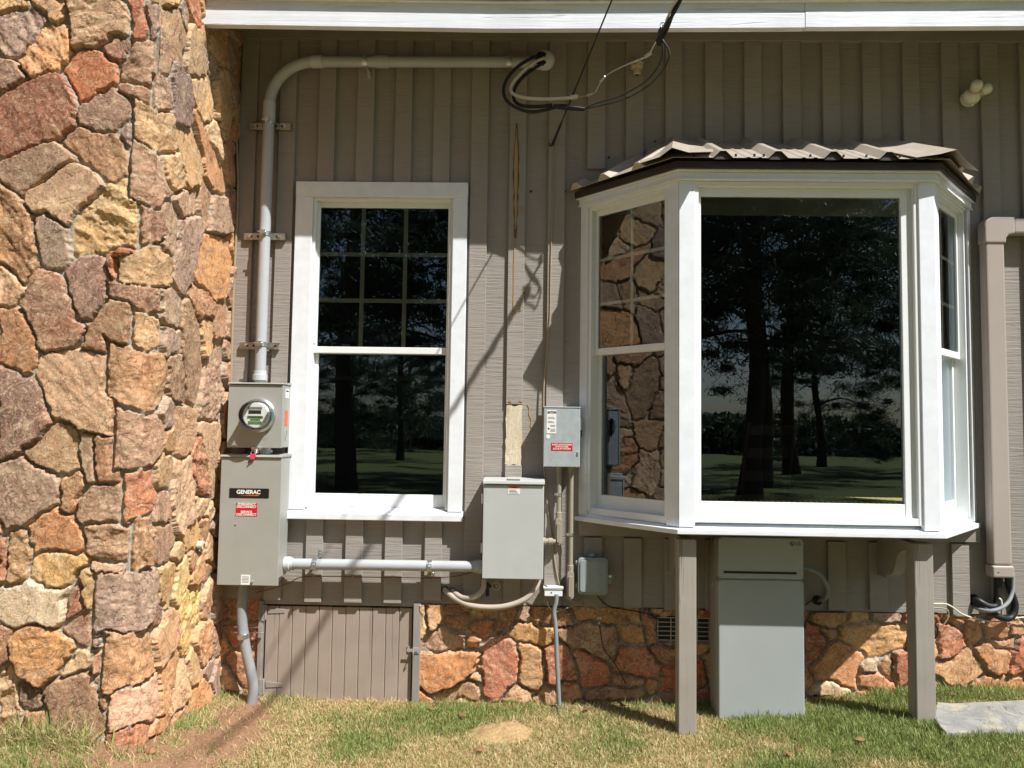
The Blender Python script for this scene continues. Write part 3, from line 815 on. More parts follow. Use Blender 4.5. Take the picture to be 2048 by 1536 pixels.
    vein = np.exp(-((fbm(lu*5, lv*5, seed+12, 3)-.5)/.008)**2)*(rs.random(K) < .3)[ID]
    C = C*(1-.45*vein[..., None])+lin((222, 196, 160))*.45*vein[..., None]
    C = C*(1-pull)+lin((178, 142, 112))*pull; lum = C.mean(-1, keepdims=True); C = np.clip((lum+(C-lum)*sat)*1.22, .01, .85)
    if wrap is not None:                                     # stones of the side face turn the corner onto this face
        du_ = u1-U_; sl_ = 2.6*(fbm(V_*3.1, V_*0+.4, 621, 3)-.5); jj = np.clip(np.rint((V_+du_*sl_+np.minimum(du_/.08, 1)*(.060*(fbm(U_*12, V_*12, 622, 4)-.5)+.02*(fbm(U_*40, V_*40, 623, 3)-.5))-v0)/dv), 0, nv-1).astype(int)
        Ce, me_, ide = wrap[0][jj], wrap[1][jj], wrap[2][jj]; offs = ((np.arange(4000)*.618034) % 1.0*.20)[ide]
        ul = u1-offs-.020*(fbm(U_*40, V_*34, 611, 4)-.5)-.012*(fbm(U_*9, V_*14, 613, 3)-.5); S_ = U_ > ul; gap = np.abs(U_-ul)-.0065
        C = np.where(S_[..., None], Ce*(.82+.36*fbm(U_*30, V_*40, 612, 4))[..., None], C); mask = np.where(S_, me_, mask)*sstep(-.001, .0015, gap)
        hs_ = .027+.020*(fbm(U_*13, V_*16, 614, 4)-.5)+.008*(fbm(U_*40, V_*60, 615, 3)-.5); hs_ = hs_*me_+.005*(1-me_); h = np.where(S_, hs_*e+hv*(1-e), h); h = np.where(gap < .008, np.minimum(h, .002+np.maximum(gap, 0)*3.2+(1-e)*.02), h)
    V3 = place(U_, V_, h).reshape(-1, 3) - np.array(parent.location)
    ii = np.arange(nu*nv).reshape(nv, nu)
    Fq = np.stack([ii[:-1, :-1], ii[:-1, 1:], ii[1:, 1:], ii[1:, :-1]], -1).reshape(-1, 4)
    me = np_mesh(name, V3, Fq); set_col(me, C.reshape(-1, 3))
    at_ = me.attributes.new('mask', 'FLOAT', 'POINT'); at_.data.foreach_set('value', mask.ravel().astype(np.float32))
    link(name, me, 'stone', parent); return C[:, 6], mask[:, 6], ID[:, 6]

CX, CY = -1.66, -.87                                        # chimney corner
PAL1 = [(152, 116, 92), (168, 122, 80), (190, 152, 104), (140, 100, 80), (180, 130, 84), (150, 124, 110), (176, 104, 64)]
PAL2 = [(190, 120, 70), (176, 98, 58), (200, 146, 88), (160, 110, 74), (184, 142, 100)]
chim = thing('stone_chimney', 'wide fieldstone chimney of brown and orange stones at the left', 'chimney', (-2.4, -.45, .05))
core = MB().box(-3.3, CX-.05, CY+.05, .3, -.15, 4.9).build('mortar_core', paint('mortar', L3(160, 150, 130), .9, .15, 20, .6, 50), chim)
pf = [(c, [tuple(at(px, py, CY-.015)[[0, 2]]) for px, py in p]) for c, p in parse(FRONT)]
RC = .11
def round_front(u, v, h):                                   # the two faces meet in a rounded corner
    t = np.clip((u-(CX-RC))/RC, 0, 1)*math.pi/4
    return np.stack([np.where(t > 0, CX-RC+RC*np.sin(t), u)+np.sin(t)*h, CY+RC-RC*np.cos(t)-np.cos(t)*h, v], -1)
def round_side(u, v, h):
    t = np.clip((CY+RC-u)/RC, 0, 1)*math.pi/4
    return np.stack([CX-RC+RC*np.cos(t)+np.cos(t)*h, np.where(t > 0, CY+RC-RC*np.sin(t), u)-np.sin(t)*h, v], -1)
ps = [(c, [tuple(on_x(px, py, CX+.015)[[1, 2]]) for px, py in p]) for c, p in parse(SIDE)]
wr = stone_face('stone_side', ps, CY, .03, -.12, 4.4, .005, round_side, 33, chim, PAL1, edge_u=(-1, .024))
stone_face('stone_front', pf, -3.3, CX, -.12, 4.4, .005, round_front, 21, chim, PAL1, edge_u=(1, .024), wrap=wr)

found = thing('stone_foundation', 'low orange fieldstone foundation wall under the siding', 'foundation wall', (.6, .1, 0))
MB().box(CX, -1.44, .03, .25, -.3, .535).box(-.555, .705, .03, .25, -.3, .535).box(1.005, 8, .03, .25, -.3, .535).box(-9, -3.3, .03, .25, -.3, .535).box(.705, 1.005, .10, .25, -.3, .535).build('mortar_core', bpy.data.materials['mortar'], found)
pfo = [(c, [tuple(at(px, py, .0)[[0, 2]]) for px, py in p]) for c, p in parse(FOUND)]
fo = lambda u, v, h: np.stack([u, .027-h, v], -1)
stone_face('stone_panel', [q for q in pfo if np.mean([a for a, b in q[1]]) < -1.3], CX, -1.43, -.12, .53, .006, fo, 45, found, PAL2, sat=.86, mw=.0052)
stone_face('stone_panel', [q for q in pfo if np.mean([a for a, b in q[1]]) > -.7], -.562, 5.2, -.12, .500, .006, fo, 46, found, PAL2, hole=(.712, .998, .325, .452), sat=.86, mw=.0052)

# foundation vent
vent = thing('foundation_vent', 'white wire vent grille set in the stone foundation behind the post', 'vent', (.85, .02, .32))
MB().box(.705, 1.005, .085, .095, .318, .46).build('dark_opening', 'dark', vent)
g = MB()
for k in range(6): z_ = .335+k*.0235; g.cyl((.708, .006, z_), (1.0, .006, z_), .0022, 6)
for k in range(5): x_ = .715+k*.07; g.cyl((x_, .003, .322), (x_, .003, .455), .0022, 6)
g.build('wire_grille', 'whitecable', vent)

# ================================================================ the wall
hw = thing('house_wall', 'taupe board and batten house wall with rough sawn boards', 'wall', (.6, .05, .5))
holes = [(-1.2, -.424, 1.0, 2.725), (.36, 2.34, 1.03, 2.66), (-1.435, -.556, .3, .49)]
def sheet(mb, xs, zs, y0, y1, holes):
    xs = sorted(set(xs)); zs = sorted(set(zs))
    for a, b in zip(xs, xs[1:]):
        run = None
        for c, d in zip(zs, zs[1:]):
            mx, mz = (a+b)/2, (c+d)/2
            blocked = any(h[0] < mx < h[1] and h[2] < mz < h[3] for h in holes)
            if not blocked: run = (run[0], d) if run else (c, d)
            if (blocked or d == zs[-1]) and run: mb.box(a, b, y0, y1, run[0], run[1]); run = None
            
    return mb
bx = [-1.475, -1.254, -1.031, -.82, -.604, -.39, -.176, .035, .26, .47, .682, .904, 1.125, 1.335, 1.553, 1.771, 1.992, 2.206, 2.42, 2.635]
while bx[-1] < 7.8: bx.append(bx[-1]+.214)
mids = [-1.585]+[(a+b)/2 for a, b in zip(bx, bx[1:])]
hx = [v for h in holes for v in h[:2]]; hz = [v for h in holes for v in h[2:]]
sheet(MB(), [CX-.0, 8]+hx, [.505, 3.9]+[z for z in hz if z > .51], 0, .05, holes).build('siding_board', 'siding', hw)
sheet(MB(), [-9, -3.2], [.505, 3.9], 0, .05, []).build('siding_board', 'siding', hw)
casing = [(-1.30, -.343, .95, 2.81), (.284, 2.415, .875, 2.80)]
bt = MB()
for i, c in enumerate(mids):
    wv_ = .0475+random.uniform(-.002, .002); yb = -.0205+random.uniform(-.0015, .0015); zb = .515+random.uniform(-.012, .012)-.01*(c > .3)
    segs = [(zb, 3.625)]
    for h in casing:
        if h[0]-.02 < c < h[1]+.02:
            if c-wv_ < h[0] or c+wv_ > h[1]:                 # beside the casing: run past, narrowed
                continue
            segs = [(zb, h[2]), (h[3], 3.625)]
    x0, x1 = c-wv_, c+wv_
    for h in casing:
        if x0 < h[0] < x1 and i: x1 = h[0]-.002 if c < h[0] else x1
        if x0 < h[1] < x1: x0 = h[1]+.002 if c > h[1] else x0
    if abs(c-.365) < .02: segs = [(zb, .875), (2.895, 3.625)]; x0, x1 = c-wv_, c+wv_
    if abs(c+.07) < .02: segs = [(zb, 1.255), (1.585, 3.625)]
    for a, b in segs: bt.box(x0, x1, yb, .0, a, b)
for k in range(26): bt.box(-8.9+k*.214, -8.805+k*.214, -.0205, 0, .515, 3.625)
bt.build('battens', 'batten', hw, bevel=.002, seg=1)
MB().box(CX, 8, -.028, 0, 3.625, 3.9).build('frieze_board', 'trim', hw, bevel=.002)
MB().box(.285, 2.414, -.03, 0, .885, .962).build('ledger_board', 'trim', hw, bevel=.002)
# bare and rotten wood on one batten
rd = MB(); qd = [(2.50, .002), (2.55, .006), (2.60, .004), (2.64, .010), (2.70, .008), (2.73, .013), (2.76, .007), (2.81, .012), (2.86, .014), (2.90, .012), (2.95, .015), (2.99, .012), (3.03, .010), (3.06, .005), (3.09, .006), (3.15, .001)]
rd.prism([(-.080-w_*random.uniform(.8, 1.2), -.0226, z_) for z_, w_ in qd]+[(-.076+w_*random.uniform(.8, 1.2), -.0226, z_) for z_, w_ in qd[::-1]], (0, .003, 0))
rd.build('decayed_edge', paint('decayed_wood', (.10, .072, .05), .9, .5, 60, .8, 60), hw)
rot = MB(); xs_ = []
prof = [(2.55, .002), (2.60, .004), (2.66, .006), (2.70, .009), (2.74, .005), (2.80, .010), (2.88, .011), (2.96, .011), (3.02, .009), (3.07, .004), (3.12, .002)]
pl = [(-.078-w_*random.uniform(.7, 1.2), -.0232, z_) for z_, w_ in prof]+[(-.078+w_*random.uniform(.7, 1.2), -.0232, z_) for z_, w_ in prof[::-1]]
rot.prism(pl, (0, .003, 0))
rot.prism([(-.055, -.0232, 2.645), (-.04, -.0232, 2.65), (-.038, -.0232, 2.675), (-.052, -.0232, 2.68)], (0, .003, 0))
q = [(2.10, .004), (2.2, .002), (2.34, .004), (2.44, .002), (2.54, .003)]
rot.prism([(-.082-w_, -.0225, z_) for z_, w_ in q]+[(-.082+w_, -.0225, z_) for z_, w_ in q[::-1]], (0, .002, 0))
rot.prism([(-.06, -.0232, 2.13), (-.05, -.0232, 2.128), (-.048, -.0232, 2.155), (-.058, -.0232, 2.158)], (0, .003, 0))
rot.build('rotten_strip', 'barewood2', hw)
rj = random.Random(4); pw = []
for k in range(16): pw.append((-.0265+rj.uniform(-.004, .002), 1.255+.315*k/15))
pw += [(-.030, 1.588), (-.036, 1.602), (-.046, 1.596), (-.052, 1.578), (-.066, 1.574), (-.080, 1.576), (-.090, 1.592), (-.100, 1.604), (-.110, 1.592)]
for k in range(16): pw.append((-.1155+rj.uniform(-.002, .004), 1.57-.31*k/15))
pw += [(-.09, 1.253), (-.07, 1.262), (-.05, 1.255)]
MB().prism([(a, -.016, b) for a, b in pw], (0, .016, 0)).build('bare_wood_patch', 'barewood', hw)
dk = MB()
for ln_ in ([(-.103, 1.60), (-.098, 1.612), (-.088, 1.606), (-.086, 1.592)], [(-.046, 1.60), (-.040, 1.616), (-.030, 1.612), (-.028, 1.596)]): dk.prism([(a, -.0222, b) for a, b in ln_], (0, .006, 0))
for path, r_ in (([(.0, 1.585), (.012, 1.56), (.010, 1.53), (.024, 1.50), (.020, 1.47), (.028, 1.45), (.012, 1.43)], .0028), ([(-.052, 2.11), (-.045, 2.115), (-.040, 2.10), (-.052, 2.098)], .003), ([(-.084, 2.09), (-.074, 2.10), (-.08, 2.07), (-.088, 2.05)], .0028), ([(-.03, 2.20), (-.022, 2.215), (-.018, 2.195), (-.03, 2.18)], .003)):
    dk.tube(smooth_path([(a, -.0008 if a > -.02 else -.0206, b) for a, b in path], 4), r_, 5)
dk.build('peeling_edge', 'barewood2', hw)
nl = MB()
for px, py in ((1130, 383), (1062, 383), (1218, 315), (1310, 283), (1506, 285)):
    p = at(px, py, -.003 if px != 1062 else -.0015); nl.cyl((p[0], -.006, p[2]), (p[0], .0, p[2]), .006, 8)
nl.build('nail_holes', 'ink', hw)

# ================================================================ the roof edge
rf = thing('roof_eave', 'white painted roof fascia with dark shingle edge along the top', 'roof', (1.5, -.4, 3.43))
fx = np.linspace(CX+.004, 8, 40)
def sag(x): return float(np.interp(x, [-1.66, -.16, 1.02, 2.4, 8], [3.446, 3.427, 3.436, 3.448, 3.45]))
def strip(y0, y1, a, b, xs=fx):
    mb = MB(); n = len(xs); vs = []
    for xx in xs:
        z_ = sag(xx); vs += [(xx, y0, z_+a), (xx, y1, z_+a), (xx, y1, z_+b), (xx, y0, z_+b)]
    fs = [(i*4+k, i*4+(k+1) % 4, i*4+4+(k+1) % 4, i*4+4+k) for i in range(n-1) for k in range(4)]+[(3, 2, 1, 0), tuple((n-1)*4+k for k in range(4))]
    return mb.add(vs, fs)
fb = strip(-.5, -.462, 0, .126, np.concatenate([np.linspace(CX+.004, 1.34, 26)]))
fb.build('fascia_board', 'fascia', rf, bevel=.002)
strip(-.5015, -.462, 0.001, .127, np.linspace(1.342, 8, 20)).build('fascia_board', 'fascia', rf, bevel=.002)
strip(-.5, -.462, 0, .126, np.linspace(-9, -3.35, 8)).build('fascia_board', 'fascia', rf, bevel=.002)
strip(-.521, -.40, .126, .134).build('drip_edge', 'white', rf)
strip(-.529, -.40, .1345, .155).build('shingle_edge', 'shingle', rf)
rs_ = MB()
rs_.add([(-9.2, -.529, 3.58), (8.2, -.529, 3.61), (8.2, 4.6, 6.0), (-9.2, 4.6, 6.0), (-9.2, -.40, 3.56), (8.2, -.40, 3.575), (8.2, 4.6, 5.95), (-9.2, 4.6, 5.95)],
        [(0, 1, 2, 3), (7, 6, 5, 4), (3, 2, 6, 7)])
rs_.build('shingles', 'shingle', rf)
MB().add([(CX, -.462, 3.50), (8, -.462, 3.50), (8, .0, 3.715), (CX, .0, 3.715)], [(0, 1, 2, 3)]).build('soffit', 'soffit', rf)

# ================================================================ double hung window
win = thing('sash_window', 'white framed double hung window with a tan nine pane grille in its upper sash', 'window', (-.82, -.03, .955))
m_ = MB()
m_.box(-1.297, -1.201, -.036, .0, 1.0, 2.722); m_.box(-.422, -.344, -.036, .0, 1.0, 2.722); m_.box(-1.2985, -.3425, -.0375, 0, 2.722, 2.806)
m_.build('casing', 'white', win, bevel=.003)
m_ = MB(); m_.hexa([(-1.302, -.068, .952), (-.338, -.068, .952), (-.338, .0, .952), (-1.302, .0, .952)], [(-1.302, -.068, .986), (-.338, -.068, .986), (-.338, .0, 1.004), (-1.302, .0, 1.004)])
m_.hexa([(-1.199, .0005, .96), (-.424, .0005, .96), (-.424, .09, .96), (-1.199, .09, .96)], [(-1.199, .0005, 1.0045), (-.424, .0005, 1.0045), (-.424, .09, 1.016), (-1.199, .09, 1.016)])
m_.build('sill', 'white', win, bevel=.003)
m_ = MB()
m_.box(-1.2, -1.186, -.022, .10, 1.01, 2.722); m_.box(-.437, -.423, -.022, .10, 1.01, 2.722); m_.box(-1.186, -.437, -.022, .10, 2.705, 2.722)
m_.box(-1.186, -1.180, .002, .018, 1.91, 2.705); m_.box(-.443, -.437, .002, .018, 1.91, 2.705)
m_.build('jamb_liner', 'vinyl', win, bevel=.0015)
def sash(mb, u0, u1, z0, z1, y0, y1, st, top, bot):
    mb.box(u0, u0+st, y0, y1, z0, z1); mb.box(u1-st, u1, y0, y1, z0, z1)
    mb.box(u0+st, u1-st, y0+.0005, y1-.0005, z1-top, z1); mb.box(u0+st, u1-st, y0+.0005, y1-.0005, z0, z0+bot); return mb
def pane(mb, u0, u1, z0, z1, y): return mb.add([(u0, y, z0), (u1, y, z0), (u1, y, z1), (u0, y, z1)], [(0, 1, 2, 3)])
def grille(mb, u0, u1, z0, z1, y, nc, nr, wd=.009):
    for k in range(1, nc): x_ = u0+(u1-u0)*k/nc; mb.box(x_-wd, x_+wd, y, y+.006, z0, z1)
    for k in range(1, nr): z_ = z0+(z1-z0)*k/nr; mb.box(u0, u1, y+.0008, y+.0052, z_-wd, z_+wd)
    return mb
def double_hung(parent, M, u0, u1, z0, z1, y=0.0, nc=2, st=.026, wd=.008, zm=None):
    zm = zm or (z0+z1)/2+.02
    up = sash(MB(M), u0, u1, zm-.018, z1, y+.012, y+.04, st, .03, .036).build('upper_sash', 'vinyl', parent, bevel=.002)
    pane(MB(M), u0+st, u1-st, zm+.016, z1-.028, y+.022).build('glass_pane', 'glass', up)
    grille(MB(M), u0+st, u1-st, zm+.018, z1-.03, y+.029, nc, 3, wd*1.2).build('muntin_grille', 'muntin', up)
    lo = sash(MB(M), u0, u1, z0, zm+.016, y+.043, y+.072, st+.004, .034, .07).build('lower_sash', 'vinyl', parent, bevel=.002)
    pane(MB(M), u0+st+.003, u1-st-.003, z0+.068, zm-.016, y+.053).build('glass_pane', 'glass', lo)
    return up, lo
up, lo = double_hung(win, None, -1.186, -.437, 1.012, 2.705, 0, 3, .016, .0095, 1.874)
for x_ in (-1.03, -.62):
    m_ = MB(); m_.box(x_-.03, x_+.03, .05, .066, 1.889, 1.896); m_.cyl((x_, .058, 1.89), (x_, .058, 1.908), .013, 12); m_.box(x_-.005, x_+.034, .052, .062, 1.902, 1.909)
    m_.build('sash_lock', 'white', lo, bevel=.001)
# things on the inside of that window
kn = MB(); kn.lathe((-.75, .10, 1.893), (0, 0, 1), [(0, .014), (.006, .018), (.012, .012), (.018, .02), (.032, .022), (.042, .014), (.046, .0)])
tag(kn.build('glass_ornament', 'clear', None, (-.75, .10, 1.893)), 'small clear glass ornament standing on the meeting rail inside the window', 'ornament')
bo = MB(); bo.lathe((-.83, .16, 1.74), (0, 0, 1), [(0, .04), (.14, .04), (.20, .036), (.225, .022), (.25, .022), (.252, .025), (.268, .025), (.27, 0)])
tag(bo.build('dark_bottle', 'bottle', None, (-.83, .16, 1.74)), 'dark capped bottle standing behind the upper panes of the double hung window', 'bottle')
sh = MB().box(-1.18, -.44, .13, .24, 1.715, 1.738); tag(sh.build('window_shelf', 'darkwood', None, (-.8, .18, 1.72), bevel=.002), 'dark narrow shelf across the inside of the double hung window', 'shelf')

# ================================================================ bay window
bay = thing('bay_window', 'white three sided bay window with a ribbed brown metal roof', 'bay window', (1.35, -.23, .96))
A, B, C, D = (.284, 0.), (.733, -.46), (1.972, -.46), (2.415, 0.)
def panel_frame(P, Q):
    p, q = Vector((*P, 0)), Vector((*Q, 0)); u = (q-p).normalized(); n = Vector((-u.y, u.x, 0))
    M = Matrix.Identity(4); M.col[0] = (*u, 0); M.col[1] = (*n, 0); M.col[2] = (0, 0, 1, 0); M.col[3] = (*p, 1); return M, (q-p).length
def off_poly(d, z):                                          # bay outline pushed out by d
    k = d*math.tan(math.radians(22.7)); s_ = d*.8
    return [(A[0]-s_, A[1], z), (B[0]-k, B[1]-d, z), (C[0]+k, C[1]-d, z), (D[0]+s_, D[1], z)]
def slab(z0, z1, d0, d1=None): # solid of the bay outline
    lo_, hi_ = off_poly(d0, z0), off_poly(d0 if d1 is None else d1, z1); return MB().hexa(lo_, hi_)
slab(.962, .986, .028).build('sill_board', 'white', bay, bevel=.003)
m_ = MB(); lo_, hi_ = off_poly(.008, .9865), off_poly(-.075, 1.014)
m_.hexa(lo_, hi_); m_.build('sloped_sill', 'white', bay, bevel=.0015)
slab(2.692, 2.722, .012).build('head_board', 'white', bay, bevel=.002)
slab(2.7225, 2.731, .032).build('drip_cap', 'white', bay, bevel=.001)
slab(2.683, 2.6915, .020).build('head_molding', 'white', bay, bevel=.001)
ML, LL = panel_frame(A, B); MF, LF = panel_frame(B, C); MR, LR = panel_frame(C, D)
ZB, ZT = .995, 2.683
# posts: boards of the front face and of the side faces meet at the two corners
MB(MF).box(.0, .076, -.004, .03, ZB, ZT).build('corner_post', 'white', bay, bevel=.002)
MB(MF).box(LF-.076, LF, -.004, .03, ZB, ZT).build('corner_post', 'white', bay, bevel=.002)
for M_, ua, ub in ((ML, LL-.072, LL-.004), (ML, .0, .05), (MR, .004, .072), (MR, LR-.05, LR)):
    MB(M_).box(ua, ub, .0, .035, ZB, ZT).build('side_casing', 'white', bay, bevel=.002)
for M_, L_ in ((ML, LL), (MR, LR)):
    m_ = MB(M_); a, b = .05, L_-.072
    m_.box(a, b, .004, .035, 2.668, ZT); m_.box(a, a+.02, .012, .10, 1.02, 2.668); m_.box(b-.02, b, .012, .10, 1.02, 2.668); m_.box(a+.02, b-.02, .012, .10, 2.652, 2.668)
    m_.box(a, b, .02, .10, 1.0, 1.034)
    m_.build('side_frame', 'vinyl', bay, bevel=.0015)
    double_hung(bay, M_, a+.02, b-.02, 1.034, 2.652, .028, 2, .022, .007, 1.875)
m_ = MB(MF); a, b = .076, LF-.076
m_.box(a, a+.02, .006, .09, 1.016, ZT); m_.box(b-.02, b, .006, .09, 1.016, ZT); m_.box(a+.02, b-.02, .006, .09, 2.658, ZT); m_.box(a+.02, b-.02, .008, .09, 1.016, 1.05)
m_.build('front_frame', 'vinyl', bay, bevel=.0015)
fs_ = sash(MB(MF), a+.02, b-.02, 1.05, 2.658, .03, .062, .018, .042, .065).box(b-.072, b-.0385, .028, .0615, 1.0505, 2.6575).build('picture_sash', 'vinyl', bay, bevel=.002)
pane(MB(MF), a+.037, b-.0725, 1.112, 2.618, .045).build('glass_pane', 'glass', fs_)
# ceiling and seat board of the bay
slab(2.645, 2.682, -.075).build('bay_ceiling', 'cream', bay)
slab(1.015, 1.05, -.105).build('seat_board', 'white', bay)
slab(.950, .9615, -.05).build('underside_board', 'trim', bay)

# bay roof
ro = MB()
ZE, ZW, YE = 2.772, 3.052, -.535
XL, XR, WL, WR = .69, 2.015, .80, 1.93                       # eave corners and where the hips meet the wall
def roof_pt(x, t, lift=0.0): return (x, YE*(1-t), ZE+(ZW-ZE)*t+lift)
prof_ = []
ribs = [.93, 1.195, 1.46, 1.725]
xs_ = [XL]
for r_ in ribs: prof_ += [(r_-.048, 0), (r_-.014, .034), (r_+.014, .034), (r_+.048, 0), (r_+.11, 0), (r_+.116, .004), (r_+.128, .004), (r_+.134, 0), (r_+.165, 0), (r_+.171, .004), (r_+.183, .004), (r_+.189, 0)]
prof_ = [(XL, 0)]+[q for q in prof_ if q[0] < XR-.01]+[(XR, 0)]
n = len(prof_)
def hipx(x, t):
    lo_, hi_ = XL+(WL-XL)*t, XR+(WR-XR)*t; return min(max(x, lo_), hi_)
NT_ = 5; vs, fs = [], []
for k in range(NT_+1):
    t = k/NT_
    for x_, l_ in prof_:
        xx = hipx(x_, t); vs.append(roof_pt(xx, t, l_ if abs(xx-x_) < 1e-6 else 0))
for k in range(NT_):
    for i in range(n-1): fs.append((k*n+i, k*n+i+1, (k+1)*n+i+1, (k+1)*n+i))
ro.add(vs, fs)
rp = ro.build('front_panel', 'roofmetal', bay); sm = rp.modifiers.new('thickness', 'SOLIDIFY'); sm.thickness = .0016; sm.offset = -1
for side, (e0, e1, w1) in enumerate((((XL, YE, ZE), (.205, 0, ZE), (WL, 0, ZW)), ((XR, YE, ZE), (2.475, 0, ZE), (WR, 0, ZW)))):
    e0, e1, w1 = Vector(e0), Vector(e1), Vector(w1); up_ = (e1-e0).cross(w1-e0).normalized(); up_ = up_ if up_.z > 0 else -up_
    m_ = MB(); m_.add([e0, e1, w1, e0-up_*.002, e1-up_*.002, w1-up_*.002], [(0, 1, 2), (5, 4, 3), (0, 1, 4, 3)])
    ed = (e1-e0); up_slope = up_.cross(ed.normalized()); up_slope = up_slope if up_slope.z > 0 else -up_slope
    for f_ in (.30, .62, .90):
        p0 = e0+ed*f_
        # the rib runs up the slope until it meets the hip or the wall
        best = .05
        for k in range(1, 80):
            q_ = p0+up_slope*(k*.01); 
            hx_ = e0.x+(w1.x-e0.x)*((q_.y-YE)/-YE)
            if q_.y > -.005 or (hx_-q_.x)*(1 if side == 0 else -1) < .03: break
            best = k*.01
        dr = ed.normalized(); q_ = p0+up_slope*best
        pr = [-dr*.045, -dr*.013+up_*.03, dr*.013+up_*.03, dr*.045]
        m_.add([p0+v_ for v_ in pr]+[q_+v_ for v_ in pr], [(0, 1, 5, 4), (1, 2, 6, 5), (2, 3, 7, 6), (0, 3, 2, 1), (4, 5, 6, 7)])
    m_.build('side_panel', 'roofmetal', bay)
    # hip cap, slightly lifted and bent over the hip, its lower end curling clear of the panel
    t0, t1 = -.02, 1.0
    dvec = (w1-e0)
    nf = Vector((0, -(ZW-ZE), -YE)).normalized(); nf = nf if nf.z > 0 else -nf
    lat_f = dvec.cross(nf).normalized(); lat_f = lat_f if (lat_f.x > 0) == (side == 0) else -lat_f
    lat_s = dvec.cross(up_).normalized(); lat_s = lat_s if (lat_s.x < 0) == (side == 0) else -lat_s
    vs, fs = [], []; NN = 6
    for k in range(NN+1):
        t = t0+(t1-t0)*k/NN; b_ = e0+dvec*t; lift = .020+.010*(1-t)
        for a_, (lt, nn) in ((.185, (lat_f, nf)), (.07, (lat_f, nf)), (0, (lat_f, nf)), (.06, (lat_s, up_)), (.16, (lat_s, up_))):
            h_ = lift*(1.15-.75*a_/.185)+(.020 if side == 0 and a_ > .1 and k < 2 else 0)
            mid_n = (nf+up_).normalized() if a_ == 0 else nn
            q_ = b_+lt*a_+mid_n*(h_+.012*(a_ == 0)); q_.y = min(q_.y, -.001); vs.append(q_)
    for k in range(NN):
        for i in range(4): fs.append((k*5+i, k*5+i+1, (k+1)*5+i+1, (k+1)*5+i))
    cp = MB().add(vs, fs).build('hip_cap', 'roofmetal', bay); q_ = cp.modifiers.new('thickness', 'SOLIDIFY'); q_.thickness = .0016
slab(2.7315, 2.766, .045).build('roof_fascia', 'rooftrim', bay, bevel=.002)
for r_ in ribs: MB().prism([(r_-.046, YE+.012, ZE-.004), (r_+.046, YE+.012, ZE-.004), (r_+.013, YE+.012, ZE+.034), (r_-.013, YE+.012, ZE+.034)], (0, .02, .0105)).build('rib_sun_plug', 'rooftrim', bay)  # dark plugs added in the rib ends to keep sun off the fascia
m_ = MB()
for x_ in (.80, 1.0, 1.09, 1.135, 1.36, 1.52, 1.63, 1.79, 1.9): p_ = Vector(roof_pt(x_, .07)); m_.cyl(p_, p_+Vector((0, -.006, .011)), .0055, 8)
m_.build('roof_screws', 'rooftrim', bay)
# flashing laid on the siding along the slanted top of the bay roof
m_ = MB(); m_.prism([(.225, -.003, 2.765), (.195, -.003, 2.80), (.30, -.003, 2.90), (.76, -.003, 3.10), (.82, -.003, 3.06)], (0, .003, 0)); m_.prism([(2.46, -.003, 2.765), (2.49, -.003, 2.80), (2.42, -.003, 2.90), (1.98, -.003, 3.11), (1.90, -.003, 3.06)], (0, .003, 0))
m_.build('wall_flashing', 'soffit', bay)
# corbels
for x_ in (.765, 1.872):
    pr = [(0, .928), (-.345, .928), (-.345, .885), (-.30, .878), (-.255, .866), (-.225, .845), (-.205, .815), (-.195, .785), (-.180, .757), (-.158, .738), (-.13, .728), (-.10, .724), (-.10, .706), (0, .706)]
    MB().prism([(x_, a_-.0215, b_) for a_, b_ in pr], (.055, 0, 0)).build('corbel', 'trim', bay, bevel=.002)

# support posts
for x0, x1, lab, zb in ((.739, .824, 'square taupe post under the left front corner of the bay window', -.06), (1.862, 1.952, 'square taupe post under the right front corner of the bay window, beside the flagstone', 0.0)):
    p_ = MB(); yy = np.linspace(-.43, -.34, 2)
    p_.box(x0, x1, -.43, -.345, zb, .9295)
    tag(p_.build('support_post', 'post', None, (x0+.04, -.39, zb), bevel=.004), lab, 'post', 'posts carrying the bay window')

# room behind the glass
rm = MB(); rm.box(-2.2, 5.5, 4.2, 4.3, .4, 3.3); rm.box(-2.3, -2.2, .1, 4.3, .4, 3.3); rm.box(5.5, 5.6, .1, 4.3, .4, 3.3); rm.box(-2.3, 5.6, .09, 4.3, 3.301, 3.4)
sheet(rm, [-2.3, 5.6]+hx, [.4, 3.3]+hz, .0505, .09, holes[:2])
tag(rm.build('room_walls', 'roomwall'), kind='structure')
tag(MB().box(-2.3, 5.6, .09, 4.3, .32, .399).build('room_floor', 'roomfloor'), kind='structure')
m_ = MB(); poly = [(A[0]+.26, -.05, 1.051), (B[0]+.09, -.335, 1.051), (C[0]-.09, -.335, 1.051), (D[0]-.26, -.05, 1.051)]
m_.prism(poly, (0, 0, .066)); cu = m_.build('seat_cushion', 'stripe', None, (1.35, -.2, 1.05), bevel=.02, seg=4)
tag(cu, 'yellow and green striped cushion on the bay window seat', 'cushion')
